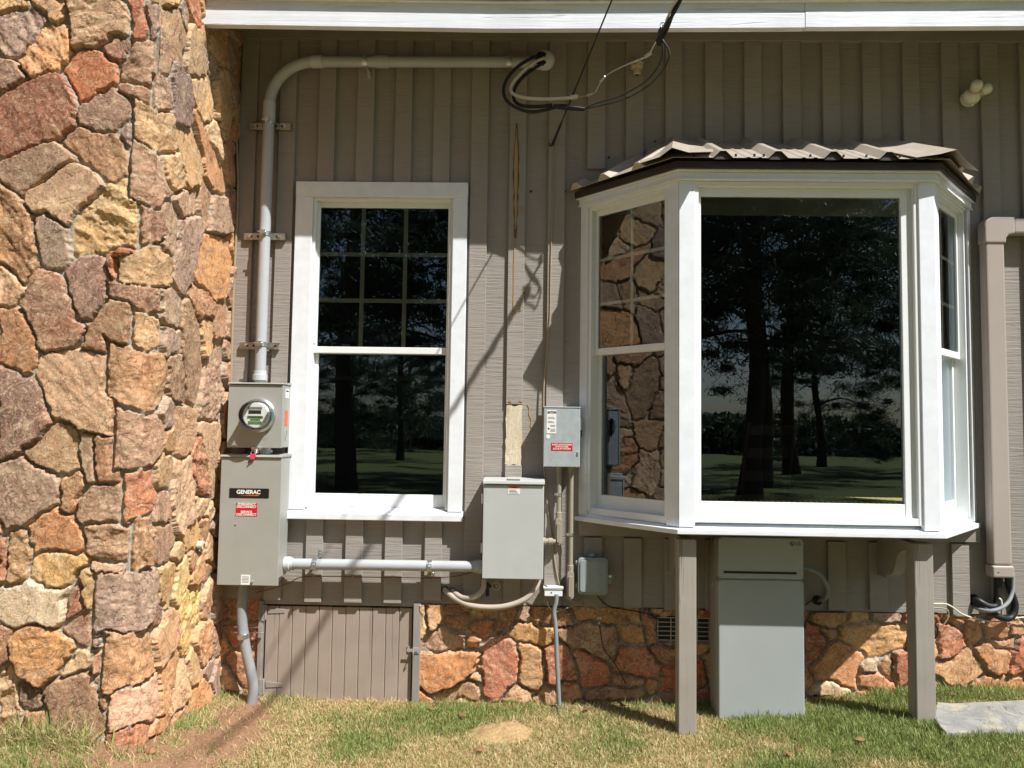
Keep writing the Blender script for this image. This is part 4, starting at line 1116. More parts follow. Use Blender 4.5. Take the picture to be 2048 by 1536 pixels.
def chair(x_, y_, rz, lab):
    ch = thing('dining_chair', lab, 'chair', (x_, y_, .4)); R = Matrix.Translation((x_, y_, .4)) @ Matrix.Rotation(rz, 4, 'Z')
    MB(R).box(-.22, .22, -.21, .21, .43, .465).build('seat', 'darkwood', ch, bevel=.01)
    for a_ in (-.19, .19):
        m_ = MB(R); m_.tube(smooth_path([(a_, .19, .0), (a_, .19, .45), (a_, .22, .8), (a_, .29, 1.12)], 5), .02, 10); m_.build('leg', 'darkwood', ch)
        MB(R).cyl((a_, -.18, 0), (a_, -.18, .43), .018, 10).build('leg', 'darkwood', ch)
    m_ = MB(R)
    for k in range(4): z_ = .58+k*.15; yb = .20+max(0, z_-.7)*.2; m_.box(-.185, .185, yb-.012, yb+.012, z_, z_+.07)
    m_.build('backrest', 'darkwood', ch, bevel=.006); return ch
chair(1.52, 1.15, math.radians(200), 'dark wooden ladder back chair seen through the bay window')
tb = thing('dining_table', 'table with a white cloth seen low through the bay window', 'table', (1.1, 2.0, .4))
MB().box(.7, 1.55, 1.7, 2.5, 1.13, 1.155).build('tabletop', 'darkwood', tb, bevel=.005)
MB().box(.69, 1.56, 1.69, 2.51, 1.02, 1.16).build('tablecloth', 'cloth', tb, bevel=.012)
for a_, b_ in ((.78, 1.78), (1.47, 1.78), (.78, 2.42), (1.47, 2.42)): MB().box(a_-.03, a_+.03, b_-.03, b_+.03, .4, 1.13).build('leg', 'darkwood', tb)

# ================================================================ crawl space door
dr = thing('crawl_space_door', 'low taupe plank door to the crawl space in the stone foundation', 'door', (-1.0, 0, 0))
MB().box(-1.436, -1.412, -.012, .06, -.08, .505).build('frame', 'trim', dr, bevel=.003)
MB().box(-.597, -.557, -.012, .06, -.08, .505).build('frame', 'trim', dr, bevel=.003)
MB().box(-1.4115, -.5975, .0, .06, .486, .505).build('frame', 'trim', dr)
MB().box(-1.4115, -.5975, .045, .06, -.08, .486).build('dark_gap', 'dark', dr)
m_ = MB(); xe = np.linspace(-1.404, -.6045, 12)
for a_, b_ in zip(xe, xe[1:]):
    d_ = random.uniform(-.0015, .0015); m_.box(a_+.0012, b_-.0012, .013+d_, .04, -.03, .474+random.uniform(-.002, .001))
pn = m_.build('plank_panel', 'door', dr, bevel=.003)
for z_ in (.448, .055):
    m_ = MB(); m_.prism([(-1.392, .0085, z_+.016), (-1.392, .0085, z_-.016), (-1.30, .0085, z_-.011), (-1.297, .0085, z_), (-1.30, .0085, z_+.009)], (0, .0045, 0)); m_.box(-1.418, -1.402, -.0165, -.0125, z_-.05, z_+.035); m_.cyl((-1.40, -.004, z_-.045), (-1.40, -.004, z_+.035), .006, 8)
    m_.build('strap_hinge', 'trim', pn, bevel=.001)
m_ = MB(); z_ = .258; m_.box(-.628, -.600, .007, .0125, z_-.017, z_+.017); m_.box(-.5945, -.562, -.0175, -.0125, z_-.015, z_+.017); m_.box(-.627, -.568, -.021, -.0178, z_-.006, z_+.010); m_.tube(smooth_path([(-.59, -.022, z_), (-.59, -.034, z_-.004), (-.592, -.034, z_-.02), (-.592, -.022, z_-.026)], 4), .003, 8)
m_.build('hasp', 'post', pn, bevel=.001)

# ================================================================ the big conduit run and what hangs on it
cond = thing('service_conduit', 'grey plastic conduit rising from the meter box and bending along under the eave', 'conduit', (-1.448, -.08, 1.66))
xr, yr = -1.447, -.08
MB().cyl((xr, yr, 1.69), (xr, yr, 3.205), .0295).build('riser_pipe', 'pvc', cond)
R_ = .245; bend = [(xr+R_-R_*math.cos(a_), yr, 3.222+R_*math.sin(a_)) for a_ in np.linspace(0, math.pi/2, 14)]
MB().tube([(xr, yr, 3.195)]+bend+[(xr+R_+.03, yr, 3.467)], .0298, 20).build('elbow', 'pvc', cond)
MB().cyl((xr+R_+.02, yr, 3.467), (.075, yr, 3.470), .0295).build('horizontal_pipe', 'pvc', cond)
MB().cyl((xr, yr, 3.12), (xr, yr, 3.235), .0335).build('coupling', 'pvcfit', cond)
MB().cyl((xr+R_-.015, yr, 3.467), (xr+R_+.045, yr, 3.467), .0345).build('coupling', 'pvcfit', cond)
MB().cyl((-.865, yr, 3.468), (-.79, yr, 3.468), .034).build('coupling', 'pvc', cond)
MB().lathe((xr, yr, 1.672), (0, 0, 1), [(0, .028), (.02, .028), (.022, .038), (.05, .039), (.052, .034), (.075, .033)]).build('terminal_fitting', 'pvcfit', cond)
m_ = MB(); m_.sphere((.072, -.085, 3.478), .056, 1.0, .85, 1.0, 20, 12); m_.cyl((.02, yr, 3.470), (.07, yr, 3.470), .04, 18)
wh = m_.build('weatherhead', 'pvcfit', cond)
MB().cyl((.045, -.125, 3.467), (.06, -.138, 3.46), .036, 16).build('cable_opening', 'dark', wh)

def strut(zc, lab, x0, x1, dy=0):
    t_ = thing('strut_bracket', lab, 'bracket', ((x0+x1)/2, -.03, zc), 'strut brackets holding the conduit')
    m_ = MB(); m_.box(x0, x1, -.0425, -.0395, zc-.019, zc+.019); m_.box(x0, x1, -.0395, -.0212, zc+.0165, zc+.019); m_.box(x0, x1, -.0395, -.0212, zc-.019, zc-.0165)
    m_.build('channel', 'strut', t_, bevel=.0008)
    for a_ in np.arange(x0+.02, x1-.02, .052): MB().rbox(a_, a_+.03, -.0432, -.0426, zc-.006, zc+.006, .005, 4).build('slot', 'ink', t_)
    for a_ in (x0+.032, x1-.032): MB().cyl((a_, -.0425, zc), (a_, -.049, zc), .009, 6).build('bolt', 'galv', t_)
    m_ = MB(); vs, fs = [], []; seg = 28
    for k in range(seg+1):
        a_ = math.pi*.06+2*math.pi*.94*k/seg
        for rr_, zz in ((.0298, -.013), (.0325, -.013), (.0325, .013), (.0298, .013)): vs.append((xr+rr_*math.sin(a_)*-1, yr+rr_*math.cos(a_), zc+.004+zz))
    for k in range(seg):
        for i in range(4): fs.append((k*4+i, k*4+(i+1) % 4, k*4+4+(i+1) % 4, k*4+4+i))
    m_.add(vs, fs); m_.box(xr-.006, xr+.016, -.128, -.108, zc-.004, zc+.018); m_.cyl((xr-.026, -.119, zc+.008), (xr+.026, -.119, zc+.008), .0035, 8)
    m_.build('pipe_clamp', 'galv', t_)
strut(3.115, 'metal strut bracket holding the riser conduit, topmost of the three', -1.568, -1.338)
strut(2.492, 'metal strut bracket holding the riser conduit beside the window head, middle of the three', -1.578, -1.348)
strut(1.885, 'metal strut bracket holding the riser conduit just above the meter box', -1.580, -1.365)

def strap(c, axis, r, lab, cat='pipe clamp', up=True):
    t_ = thing('pipe_strap', lab, cat, c, 'pipe straps on the conduit'); c = Vector(c)
    m_ = MB(); seg = 24; vs, fs = [], []
    for k in range(seg+1):
        a_ = 2*math.pi*k/seg
        for rr_, xx in ((r, -.013), (r+.0028, -.013), (r+.0028, .013), (r, .013)): vs.append((c.x+xx, c.y+rr_*math.cos(a_), c.z+rr_*math.sin(a_)))
    for k in range(seg):
        for i in range(4): fs.append((k*4+i, k*4+(i+1) % 4, k*4+4+(i+1) % 4, k*4+4+i))
    m_.add(vs, fs); m_.build('ring', 'galv', t_)
    m_ = MB(); m_.box(c.x-.009, c.x+.009, c.y-r-.014, c.y-r-.003, c.z-.010, c.z+.006); m_.cyl((c.x, c.y-r-.018, c.z-.014), (c.x, c.y-r-.018, c.z+.012), .0042, 8); m_.build('clamp_screw', 'galv', t_, bevel=.001)
    s_ = 1 if up else -1
    m_ = MB(); m_.box(c.x+.001, c.x+.021, -.026, -.0212, c.z+s_*(r+.002)-.004, c.z+s_*(r+.034)+.004) if s_ > 0 else m_.box(c.x+.001, c.x+.021, -.026, -.0212, c.z-r-.038, c.z-r+.002)
    m_.box(c.x-.006, c.x+.012, c.y, -.0215, c.z+s_*(r+.0005)-.002, c.z+s_*(r+.0005)+.002); m_.cyl((c.x+.011, -.026, c.z+s_*(r+.02)), (c.x+.011, -.031, c.z+s_*(r+.02)), .006, 6)
    m_.build('back_plate', 'galv', t_, bevel=.001)
strap((-.92, yr, 3.468), 0, .0298, 'metal strap on the high horizontal conduit beside its coupling', up=False)
strap((-.125, yr, 3.470), 0, .0298, 'metal strap on the high horizontal conduit close to the cable outlet')

def boxed(name, lab, cat, x0, x1, z0, z1, yf, mat, lip=.012, group=None):
    t_ = thing(name, lab, cat, ((x0+x1)/2, 0, z0), group); return t_

# ---- electric meter box
mt = thing('meter_box', 'grey steel meter box with a round glass electric meter', 'electric meter', (-1.435, 0, 1.33))
MB().box(-1.578, -1.293, -.160, -.0215, 1.334, 1.668).build('box', 'steel', mt, bevel=.003)
MB().box(-1.580, -1.291, -.1665, -.1605, 1.332, 1.664).build('cover', 'steel', mt, bevel=.002)
MB().hexa([(-1.583, -.176, 1.6685), (-1.288, -.176, 1.6685), (-1.288, -.0215, 1.6685), (-1.583, -.0215, 1.6685)], [(-1.583, -.172, 1.676), (-1.288, -.172, 1.676), (-1.288, -.0215, 1.684), (-1.583, -.0215, 1.684)]).build('rain_lid', 'steel', mt, bevel=.002)
mc = Vector((-1.412, -.1665, 1.503))
md = MB().lathe(mc, (0, -1, 0), [(0, .088), (.004, .090), (.016, .0895), (.022, .083), (.030, .080), (.030, .074), (.0, .074)], 40).build('meter_ring', 'galv', mt)
MB().lathe(mc, (0, -1, 0), [(.028, .0755), (.098, .0745), (.112, .069), (.117, .060), (.119, .0)], 40).build('glass_dome', 'clear', md)
fc = MB().lathe(mc, (0, -1, 0), [(.0, .068), (.055, .066), (.058, .064), (.059, .0)], 36).build('meter_face', 'whitelabel', md)
def mark(nm, mat, a_, b_, c_, d_, y_, par, th=.0012): return MB().box(a_, b_, y_-th, y_, c_, d_).build(nm, mat, par)
yf = mc.y-.0592
mark('display', 'ink', mc.x-.036, mc.x+.030, 1.503+.008, 1.503+.026, yf, md); mark('display_frame', 'greylabel', mc.x-.040, mc.x+.034, 1.503+.032, 1.503+.043, yf, md)
mark('green_band', 'green', mc.x-.042, mc.x+.040, 1.503-.016, 1.503-.003, yf, md); mark('green_band', 'green', mc.x-.036, mc.x+.034, 1.503-.045, 1.503-.031, yf, md)
m_ = MB()
for k in range(7): a_ = mc.x-.034+k*.010; m_.box(a_, a_+.006, yf-.0025, yf-.0015, 1.503-.0125, 1.503-.0065)
m_.box(mc.x-.026, mc.x+.026, yf-.0012, yf, 1.503-.026, 1.503-.021); m_.build('meter_print', 'ink', md)
m_ = MB(); m_.tube([Vector((-1.385, -.1672, 1.40)), Vector((-1.378, -.1672, 1.415)), Vector((-1.371, -.1672, 1.40)), Vector((-1.385, -.1672, 1.40))], .0012, 6); m_.box(-1.395, -1.362, -.1678, -.167, 1.376, 1.379); m_.box(-1.395, -1.362, -.1678, -.167, 1.384, 1.386); m_.box(-1.379, -1.377, -.1678, -.167, 1.386, 1.40)
m_.build('embossed_mark', 'steel2', mt)
def side_sticker(nm, mat, z0, z1, y0, y1, par, x_=-1.2925): return MB().box(x_-.0002, x_+.0012, y0, y1, z0, z1).build(nm, mat, par)
side_sticker('orange_sticker', 'orange', 1.452, 1.533, -.118, -.07, mt); w_ = side_sticker('white_sticker', 'whitelabel', 1.598, 1.648, -.12, -.06, mt); MB().box(-1.2914, -1.2908, -.112, -.07, 1.632, 1.640).build('sticker_print', 'ink', w_)
m_ = MB(); m_.tube([Vector((-1.2918, -.09+.014*math.cos(a_), 1.40+.028*math.sin(a_))) for a_ in np.linspace(0, 6.283, 24)], .0016, 6); m_.build('knockout_ring', 'steel', mt)
m_ = MB(); m_.box(-1.445, -1.395, -.178, -.1665, 1.322, 1.336); m_.cyl((-1.42, -.172, 1.322), (-1.42, -.172, 1.305), .012, 12); m_.build('hasp', 'galv', mt, bevel=.001)
sl = thing('meter_seal', 'pink plastic seal hanging from the hasp of the meter box', 'seal', (-1.425, -.2, 1.28))
m_ = MB(); m_.tube(smooth_path([(-1.432, -.185, 1.322), (-1.440, -.19, 1.31), (-1.436, -.195, 1.296), (-1.416, -.195, 1.30), (-1.412, -.186, 1.318)], 5), .0028, 8); m_.build('shackle', 'galv', sl)
MB().prism([(-1.438, -.204, 1.302), (-1.443, -.204, 1.276), (-1.420, -.204, 1.272), (-1.410, -.204, 1.290), (-1.416, -.204, 1.302)], (0, .011, 0)).build('seal_body', 'pink', sl, bevel=.001)
MB().prism([(-1.440, -.203, 1.274), (-1.452, -.203, 1.250), (-1.424, -.203, 1.271)], (0, .002, 0)).build('seal_tail', 'blackmetal', sl)
nip = MB().cyl((-1.40, -.09, 1.30), (-1.40, -.09, 1.334), .030); nip.cyl((-1.40, -.09, 1.305), (-1.40, -.09, 1.320), .038, 6)
tag(nip.build('pipe_nipple', 'galv', None, (-1.40, -.09, 1.30)), 'short metal pipe nipple between the meter box and the switch box', 'pipe')

# ---- transfer switch box
gs = thing('transfer_switch_box', 'tall grey steel switch box with a black name plate and a red disconnect label', 'switch box', (-1.44, 0, .62))
m_ = MB(); x0, x1 = -1.592, -1.297
m_.add([(x0, -.178, .628), (x1, -.178, .628), (x1, -.178, 1.286), (x0, -.178, 1.286), (x0, -.0215, .668), (x1, -.0215, .668), (x1, -.0215, 1.286), (x0, -.0215, 1.286), (x0, -.09, .628), (x1, -.09, .628)],
       [(0, 1, 2, 3), (4, 7, 6, 5), (3, 2, 6, 7), (0, 8, 9, 1), (8, 4, 5, 9), (0, 3, 7, 4, 8), (1, 9, 5, 6, 2)])
m_.build('box', 'steel', gs, bevel=.003)
MB().box(-1.596, -1.277, -.1905, -.1785, .622, 1.284).build('cover', 'steel', gs, bevel=.003)
MB().box(-1.2965, -1.279, -.178, -.05, .66, 1.284).build('cover_flange', 'steel', gs, bevel=.002)
MB().hexa([(-1.600, -.200, 1.2845), (-1.274, -.200, 1.2845), (-1.274, -.0215, 1.2845), (-1.600, -.0215, 1.2845)], [(-1.600, -.196, 1.294), (-1.274, -.196, 1.294), (-1.274, -.0215, 1.302), (-1.600, -.0215, 1.302)]).build('rain_lid', 'steel', gs, bevel=.002)
yv = -.1906
pl_ = MB().rbox(-1.547, -1.339, yv-.0016, yv, 1.072, 1.122, .004, 3).build('name_plate', 'blacklabel', gs)
text_mesh('GENERAC', .0285, (-1.446, yv-.0018, 1.102), gs, 'name_lettering', 'whitelabel', sx=.98, bold=.0009)
MB().prism([(-1.50, yv-.0022, 1.0835), (-1.392, yv-.0022, 1.0835), (-1.392, yv-.0022, 1.0885)], (0, .0005, 0)).build('name_underline', 'orange', gs)
MB().box(-1.509, -1.398, yv-.0012, yv, .978, 1.045).build('red_label', 'redlabel', gs)
text_mesh('EMERGENCY\nDISCONNECT\n\nSERVICE\nDISCONNECT', .0168, (-1.4535, yv-.0014, 1.0125), gs, 'label_lettering', 'whitelabel', sx=.98, space=.80, bold=.0004)
wl = MB().box(-1.470, -1.422, yv-.0012, yv, .626, .677).build('white_label', 'whitelabel', gs)
m_ = MB()
for k in range(5): m_.box(-1.463, -1.430+.004*(k % 2), yv-.0018, yv-.0012, .638+k*.007, .6405+k*.007)
m_.build('label_print', 'greylabel', wl)
for c_, s_ in (((-1.411, yv, .642), 1), ((-1.507, yv, .935), .6)): MB().lathe(c_, (0, -1, 0), [(0, .007*s_), (.006*s_, .007*s_), (.008*s_, .004*s_), (.008*s_, 0)], 12).build('cover_screw', 'galv', gs)

# ---- lower horizontal conduit
lc = thing('lower_conduit', 'grey plastic conduit running level from the switch box to the large grey panel box', 'conduit', (-.76, -.085, .715))
z_ = .718
MB().cyl((-1.28, -.085, z_), (-.222, -.085, z_+.003), .0285).build('pipe', 'pvc', lc)
MB().lathe((-1.2795, -.085, z_), (1, 0, 0), [(0, .0335), (.002, .0375), (.030, .0378), (.034, .033), (.05, .0325)]).build('terminal_fitting', 'pvcfit', lc)
MB().lathe((-.2225, -.085, z_+.003), (-1, 0, 0), [(0, .0335), (.002, .0365), (.024, .0365), (.028, .0325), (.05, .032)]).build('terminal_fitting', 'pvc', lc)
strap((-1.116, -.085, z_), 0, .0288, 'metal strap on the low horizontal conduit nearer the switch box')
strap((-.505, -.085, z_+.002), 0, .0288, 'metal strap on the low horizontal conduit nearer the panel box', up=False)

# ---- flexible conduit going to the ground at the chimney
fl = thing('flexible_conduit', 'grey flexible conduit curving from the switch box down into the ground beside the chimney', 'conduit', (-1.43, -.1, 0))
top = ppath([(487, 1166, -.10), (484, 1205, -.10), (484, 1240, -.10), (487, 1268, -.10)]); low = ppath([(487, 1264, -.10), (491, 1295, -.10), (501, 1340, -.10), (507, 1375, -.10), (504, 1402, -.10), (500, 1420, -.10)])
MB().tube(top, .0265, 18).build('smooth_pipe', 'pvcdark', fl); pp, rr_ = ribbed(low, .0265, .005, .022); MB().tube(pp, rr_, 18).build('ribbed_hose', 'flex', fl)
c_ = at(487, 1271, -.10); m_ = MB(); m_.lathe(c_-np.array([0, 0, .012]), (0, 0, 1), [(0, .028), (0, .0315), (.024, .0315), (.024, .028)]); m_.box(c_[0]-.012, c_[0]+.016, -.145, -.128, c_[2]-.012, c_[2]+.012)
m_.box(c_[0]-.075, c_[0]+.085, -.045, -.030, c_[2]-.003, c_[2]+.003); m_.box(c_[0]-.075, c_[0]+.07, -.045, -.030, c_[2]+.026, c_[2]+.032); m_.build('hose_clamp', 'galv', fl, bevel=.001)

# ---- large grey panel box
pb = thing('panel_box', 'large light grey steel panel box with a hinged door right of the window', 'panel box', (-.065, 0, .675))
MB().box(-.219, .090, -.155, -.0215, .680, 1.166).build('box', 'steel2', pb, bevel=.003)
MB().box(-.223, .094, -.1675, -.1555, .675, 1.158).build('door_panel', 'steel2', pb, bevel=.004, seg=3)
MB().hexa([(-.226, -.180, 1.164), (.097, -.180, 1.164), (.097, -.0215, 1.164), (-.226, -.0215, 1.164)], [(-.226, -.176, 1.182), (.097, -.176, 1.182), (.097, -.0215, 1.190), (-.226, -.0215, 1.190)]).build('rain_lid', 'steel2', pb, bevel=.003)
MB().box(-.10, -.03, -.17, -.03, 1.1865, 1.193).build('hub_plate', 'steel2', pb, bevel=.002)
for zz in (1.085, .83):
    m_ = MB(); m_.cyl((-.2265, -.150, zz-.025), (-.2265, -.150, zz+.025), .006, 10); m_.box(-.2245, -.2195, -.15, -.10, zz-.022, zz+.022); m_.build('hinge', 'galv', pb)
yv = -.1676
lb = MB().box(-.094, -.032, yv-.0012, yv, 1.112, 1.1405).build('white_label', 'whitelabel', pb); MB().box(-.094, -.032, yv-.0012, yv, 1.1408, 1.1535).build('orange_label', 'orange', pb)
m_ = MB(); 
for k in range(3): m_.box(-.088, -.040-.006*k, yv-.0018, yv-.0012, 1.117+k*.0075, 1.1195+k*.0075)
m_.box(-.078, -.048, yv-.0018, yv-.0012, 1.1445, 1.150); m_.build('label_print', 'ink', lb)

# flexible hoses looping under the panel box
for nm, pts, lab, rr0 in (('short', [(968, 1158, -.09), (966, 1178, -.10), (950, 1193, -.10), (928, 1196, -.08), (912, 1188, -.045), (905, 1181, -.0)], 'short tan flexible hose looping from the panel box into the siding', .0135),
                          ('long', [(1078, 1156, -.09), (1070, 1178, -.11), (1045, 1201, -.12), (1000, 1214, -.12), (945, 1212, -.10), (912, 1198, -.06), (893, 1183, -.02), (889, 1179, .0)], 'long tan flexible hose sagging below the panel box', .0145)):
    pp, rr_ = ribbed(ppath(pts), rr0, .004, .03); m_ = MB().tube(pp, rr_, 14); p0 = pp[0]
    tag(m_.build('flexible_hose', 'flextan', None, p0), lab, 'hose', 'flexible hoses under the panel box')
m_ = MB()
for px, py in ((890, 1180), (905, 1183)): p_ = at(px, py, -.004); m_.cyl((p_[0], -.006, p_[2]), (p_[0], .0, p_[2]), .02, 14)
m_.build('hose_holes', 'dark', hw)
fa = thing('hose_faucet', 'outdoor faucet with a round handle below the panel box', 'faucet', tuple(at(985, 1172, -.02)))
p_ = at(975, 1170, -.0215); q_ = at(992, 1172, -.085)
m_ = MB(); m_.cyl(p_, (p_[0], -.08, p_[2]), .014, 12); m_.cyl((p_[0], -.06, p_[2]+.005), (p_[0]+.004, -.085, p_[2]-.045), .010, 12); m_.cyl((p_[0], -.06, p_[2]), q_, .008, 10); m_.build('faucet_body', 'blackmetal', fa)
m_ = MB(); seg = 24; m_.tube([Vector(q_)+Vector((.0195*math.cos(a_), 0, .0195*math.sin(a_))) for a_ in np.linspace(0, 2*math.pi, seg+1)], .0045, 8)
for k in range(6): a_ = k*math.pi/3; m_.cyl(q_, Vector(q_)+Vector((.018*math.cos(a_), 0, .018*math.sin(a_))), .0032, 6)
m_.cyl((q_[0], q_[1]-.006, q_[2]), (q_[0], q_[1]+.006, q_[2]), .007, 10); m_.build('handle', 'pvctaupe', fa)

# ---- solar shutdown switch
sw = thing('disconnect_switch', 'small galvanised disconnect switch box with a red shutdown label left of the bay window', 'switch box', (.186, 0, 1.255))
MB().box(.092, .279, -.112, -.0215, 1.257, 1.562).build('box', 'galvbox', sw, bevel=.003)
MB().box(.089, .282, -.121, -.1125, 1.254, 1.566).build('cover', 'galvbox', sw, bevel=.004, seg=3)
MB().box(.087, .284, -.124, -.0215, 1.5665, 1.572).build('rain_lid', 'galvbox', sw, bevel=.002)
yv = -.1211
lb = MB().box(.104, .155, yv-.0012, yv, 1.430, 1.554).build('white_label', 'whitelabel', sw)
text_mesh('EATON', .0165, (.1315, yv-.0016, 1.541), sw, 'name_lettering', 'ink', sx=.84, bold=.0006)
m_ = MB()
for k, (a_, b_) in enumerate(((.034, .514), (.040, .507), (.028, .492), (.036, .486), (.036, .472), (.034, .466), (.034, .452), (.034, .446), (.030, .440))): m_.box(.110 if k < 4 else .124, .110+a_ if k < 4 else .150, yv-.0016, yv-.0012, 1+b_, 1+b_+.0022)
m_.cyl((.115, yv-.0012, 1.455), (.115, yv-.0017, 1.455), .005, 10); m_.build('label_print', 'ink', lb)
MB().cyl((.113, yv, 1.413), (.113, yv-.0012, 1.413), .011, 16).build('round_sticker', 'whitelabel', sw)
MB().box(.129, .242, yv-.0012, yv, 1.340, 1.380).build('red_label', 'redlabel', sw)
text_mesh('RAPID SHUTDOWN\nSWITCH FOR\nSOLAR PV SYSTEM', .0118, (.1855, yv-.0014, 1.360), sw, 'label_lettering', 'whitelabel', sx=.98, space=.92, bold=.0003)
m_ = MB(); m_.box(.2825, .290, -.095, -.055, 1.45, 1.51); m_.build('lever_base', 'galv', sw, bevel=.001)
m_ = MB(); m_.prism([(.290, -.085, 1.515), (.290, -.065, 1.52), (.290, -.06, 1.43), (.290, -.075, 1.41)], (.006, 0, 0)); m_.build('lever', 'black', sw, bevel=.002)
MB().box(.265, .273, yv-.004, yv, 1.315, 1.335).build('latch', 'galv', sw, bevel=.001)

def lb_body(m_, x_, z0, z1, y_=-.06, w_=.019):
    pts = []
    for k in range(9): a_ = math.pi*k/8; pts.append((x_+w_*math.cos(a_), y_-w_, z1-w_+w_*math.sin(a_)))
    for k in range(9): a_ = math.pi+math.pi*k/8; pts.append((x_+w_*math.cos(a_), y_-w_, z0+w_+w_*math.sin(a_)))
    return m_.prism(pts[::-1], (0, w_*2+.02, 0))
for x_, zt, z1, z0, lab in ((.176, 1.256, .988, .838, 'short taupe conduit below the disconnect switch ending in an oval fitting'), (.241, 1.256, .71, .556, 'long taupe conduit below the disconnect switch reaching down beside the plastic box')):
    t_ = thing('small_conduit', lab, 'conduit', (x_, -.06, z0), 'small conduits below the disconnect switch')
    m_ = MB(); m_.cyl((x_, -.06, z1-.01), (x_, -.06, zt), .0125, 16); m_.cyl((x_, -.06, zt-.035), (x_, -.06, zt-.002), .0165, 16); m_.build('pipe', 'pvctaupe', t_)
    m_ = MB(); lb_body(m_, x_, z0, z1-.005, -.058, .0185); m_.cyl((x_, -.06, z1-.012), (x_, -.06, z1+.025), .0165, 16); f_ = m_.build('pulling_elbow', 'pvctaupe', t_, bevel=.003)
    m_ = MB(); lb_body(m_, x_, z0+.014, z1-.03, -.0785, .0105); m_.build('elbow_cover', 'pvctaupe', f_, bevel=.002)
    m_ = MB(); zz = 1.106 if x_ < .2 else .895; m_.lathe((x_, -.06, zz-.008), (0, 0, 1), [(0, .0128), (0, .0155), (.016, .0155), (.016, .0128)], 16); m_.cyl((x_-.024, -.05, zz), (x_-.018, -.074, zz), .007, 8); m_.build('pipe_clip', 'galv', t_)
m_ = MB(); m_.lathe((.0945, -.075, .858), (1, 0, 0), [(0, .021), (.012, .021), (.014, .016), (.026, .016), (.028, .019), (.05, .019), (.052, .013), (.066, .013)], 16); m_.tube(smooth_path([(.16, -.07, .858), (.172, -.062, .862), (.176, -.06, .875)], 4), .014, 12)
tag(m_.build('conduit_connector', 'pvctaupe', None, (.12, -.07, .858)), 'taupe conduit connector joining the side of the panel box', 'conduit')

# ---- telephone box
nb = thing('telephone_box', 'grey plastic telephone junction box with rounded corners on the siding', 'junction box', (.357, 0, .587))
MB().rbox(.283, .433, -.060, -.0008, .590, .772, .018).build('back_box', 'nid', nb, bevel=.003)
lid = MB().rbox(.279, .437, -.088, -.0605, .586, .777, .020).build('lid', 'nid', nb, bevel=.006, seg=3)
MB().rbox(.290, .426, -.0945, -.0885, .600, .765, .014).build('lid_face', 'nid', lid, bevel=.004, seg=3)
m_ = MB()
for o_ in (0, .012): m_.tube(smooth_path([(.388+o_, -.0945, .764), (.385+o_, -.0945, .71), (.402+o_, -.0945, .672), (.386+o_, -.0945, .635), (.404+o_, -.0945, .602)], 6), .0022, 6)
m_.build('wavy_ridge', 'nid', lid)
m_ = MB(); m_.box(.334, .372, -.06, -.02, .7775, .792); m_.box(.342, .365, -.075, -.055, .782, .797); m_.build('lid_clip', 'nid', nb, bevel=.002)
for zz in (.735, .618): MB().box(.268, .2785, -.075, -.05, zz, zz+.022).build('lid_hinge', 'nid', nb, bevel=.002)
m_ = MB(); m_.rbox(.4375, .465, -.07, -.052, .668, .692, .008); m_.rbox(.4375, .458, -.066, -.05, .640, .667, .006); m_.build('lock_tab', 'nid', nb, bevel=.002)
MB().cyl((.449, -.0705, .680), (.449, -.074, .680), .007, 14).build('lock_screw', 'galv', nb)

# ---- small white box and the grounding conduit
wb = thing('white_junction_box', 'small white plastic box on the siding at the top of a grey tube', 'junction box', (.15, 0, .57))
MB().box(.104, .199, -.070, -.0215, .570, .612).build('box', 'white', wb, bevel=.003)
MB().hexa([(.100, -.074, .606), (.203, -.074, .606), (.203, -.0215, .606), (.100, -.0215, .606)], [(.098, -.077, .616), (.205, -.077, .620), (.205, -.0215, .620), (.098, -.0215, .616)]).build('lid', 'white', wb, bevel=.002)
MB().cyl((.141, -.0705, .590), (.141, -.072, .590), .0035, 10).build('screw', 'ink', wb)
pp = ppath([(1113, 1188, -.065), (1112, 1205, -.065), (1108, 1224, -.065), (1111, 1252, -.065), (1114, 1320, -.065), (1118, 1402, -.065), (1119, 1412, -.065)])
tag(MB().tube(pp, .0115, 14).build('ground_tube', 'pvcdark', None, pp[-1]), 'thin grey plastic tube running from the small white box down into the grass', 'tube')

# ---- battery cabinet
bc = thing('battery_cabinet', 'tall silver grey battery cabinet standing on the grass under the bay window', 'battery', (1.19, -.14, 0))
x0, x1, yf_, yb_ = .974, 1.402, -.25, -.045
MB().rbox(x0+.006, x1-.006, yf_+.012, yb_, -.03, .914, .018).build('body', 'battside', bc, bevel=.004)
MB().rbox(x0, x1, yf_, yf_+.075, .7135, .922, .022, 6).build('upper_cover', 'batt', bc, bevel=.008, seg=4)
MB().rbox(x0, x1, yf_, yf_+.075, -.028, .7095, .022, 6).build('lower_cover', 'batt', bc, bevel=.008, seg=4)
MB().rbox(x0-.002, x1+.002, yf_+.085, yf_+.14, -.03, .90, .018).build('side_rib', 'battside', bc, bevel=.004)
MB().box(1.0005, 1.366, yf_-.0012, yf_+.001, .7405, .7525).build('display_slot', 'blacklabel', bc)
m_ = MB(); ex, ez = 1.345, .893
m_.tube([(ex+.0105*math.cos(a_), yf_-.0006, ez+.0105*math.sin(a_)) for a_ in np.linspace(math.radians(20), math.radians(335), 24)], .0015, 6); m_.box(ex-.004, ex-.001, yf_-.001, yf_+.0005, ez-.0045, ez+.005); m_.box(ex-.001, ex+.004, yf_-.001, yf_+.0005, ez-.0045, ez-.002); m_.cyl((ex-.0055, yf_-.001, ez+.0035), (ex-.0055, yf_+.0005, ez+.0035), .0018, 8); m_.box(ex+.003, ex+.011, yf_-.001, yf_+.0005, ez-.001, ez+.001)
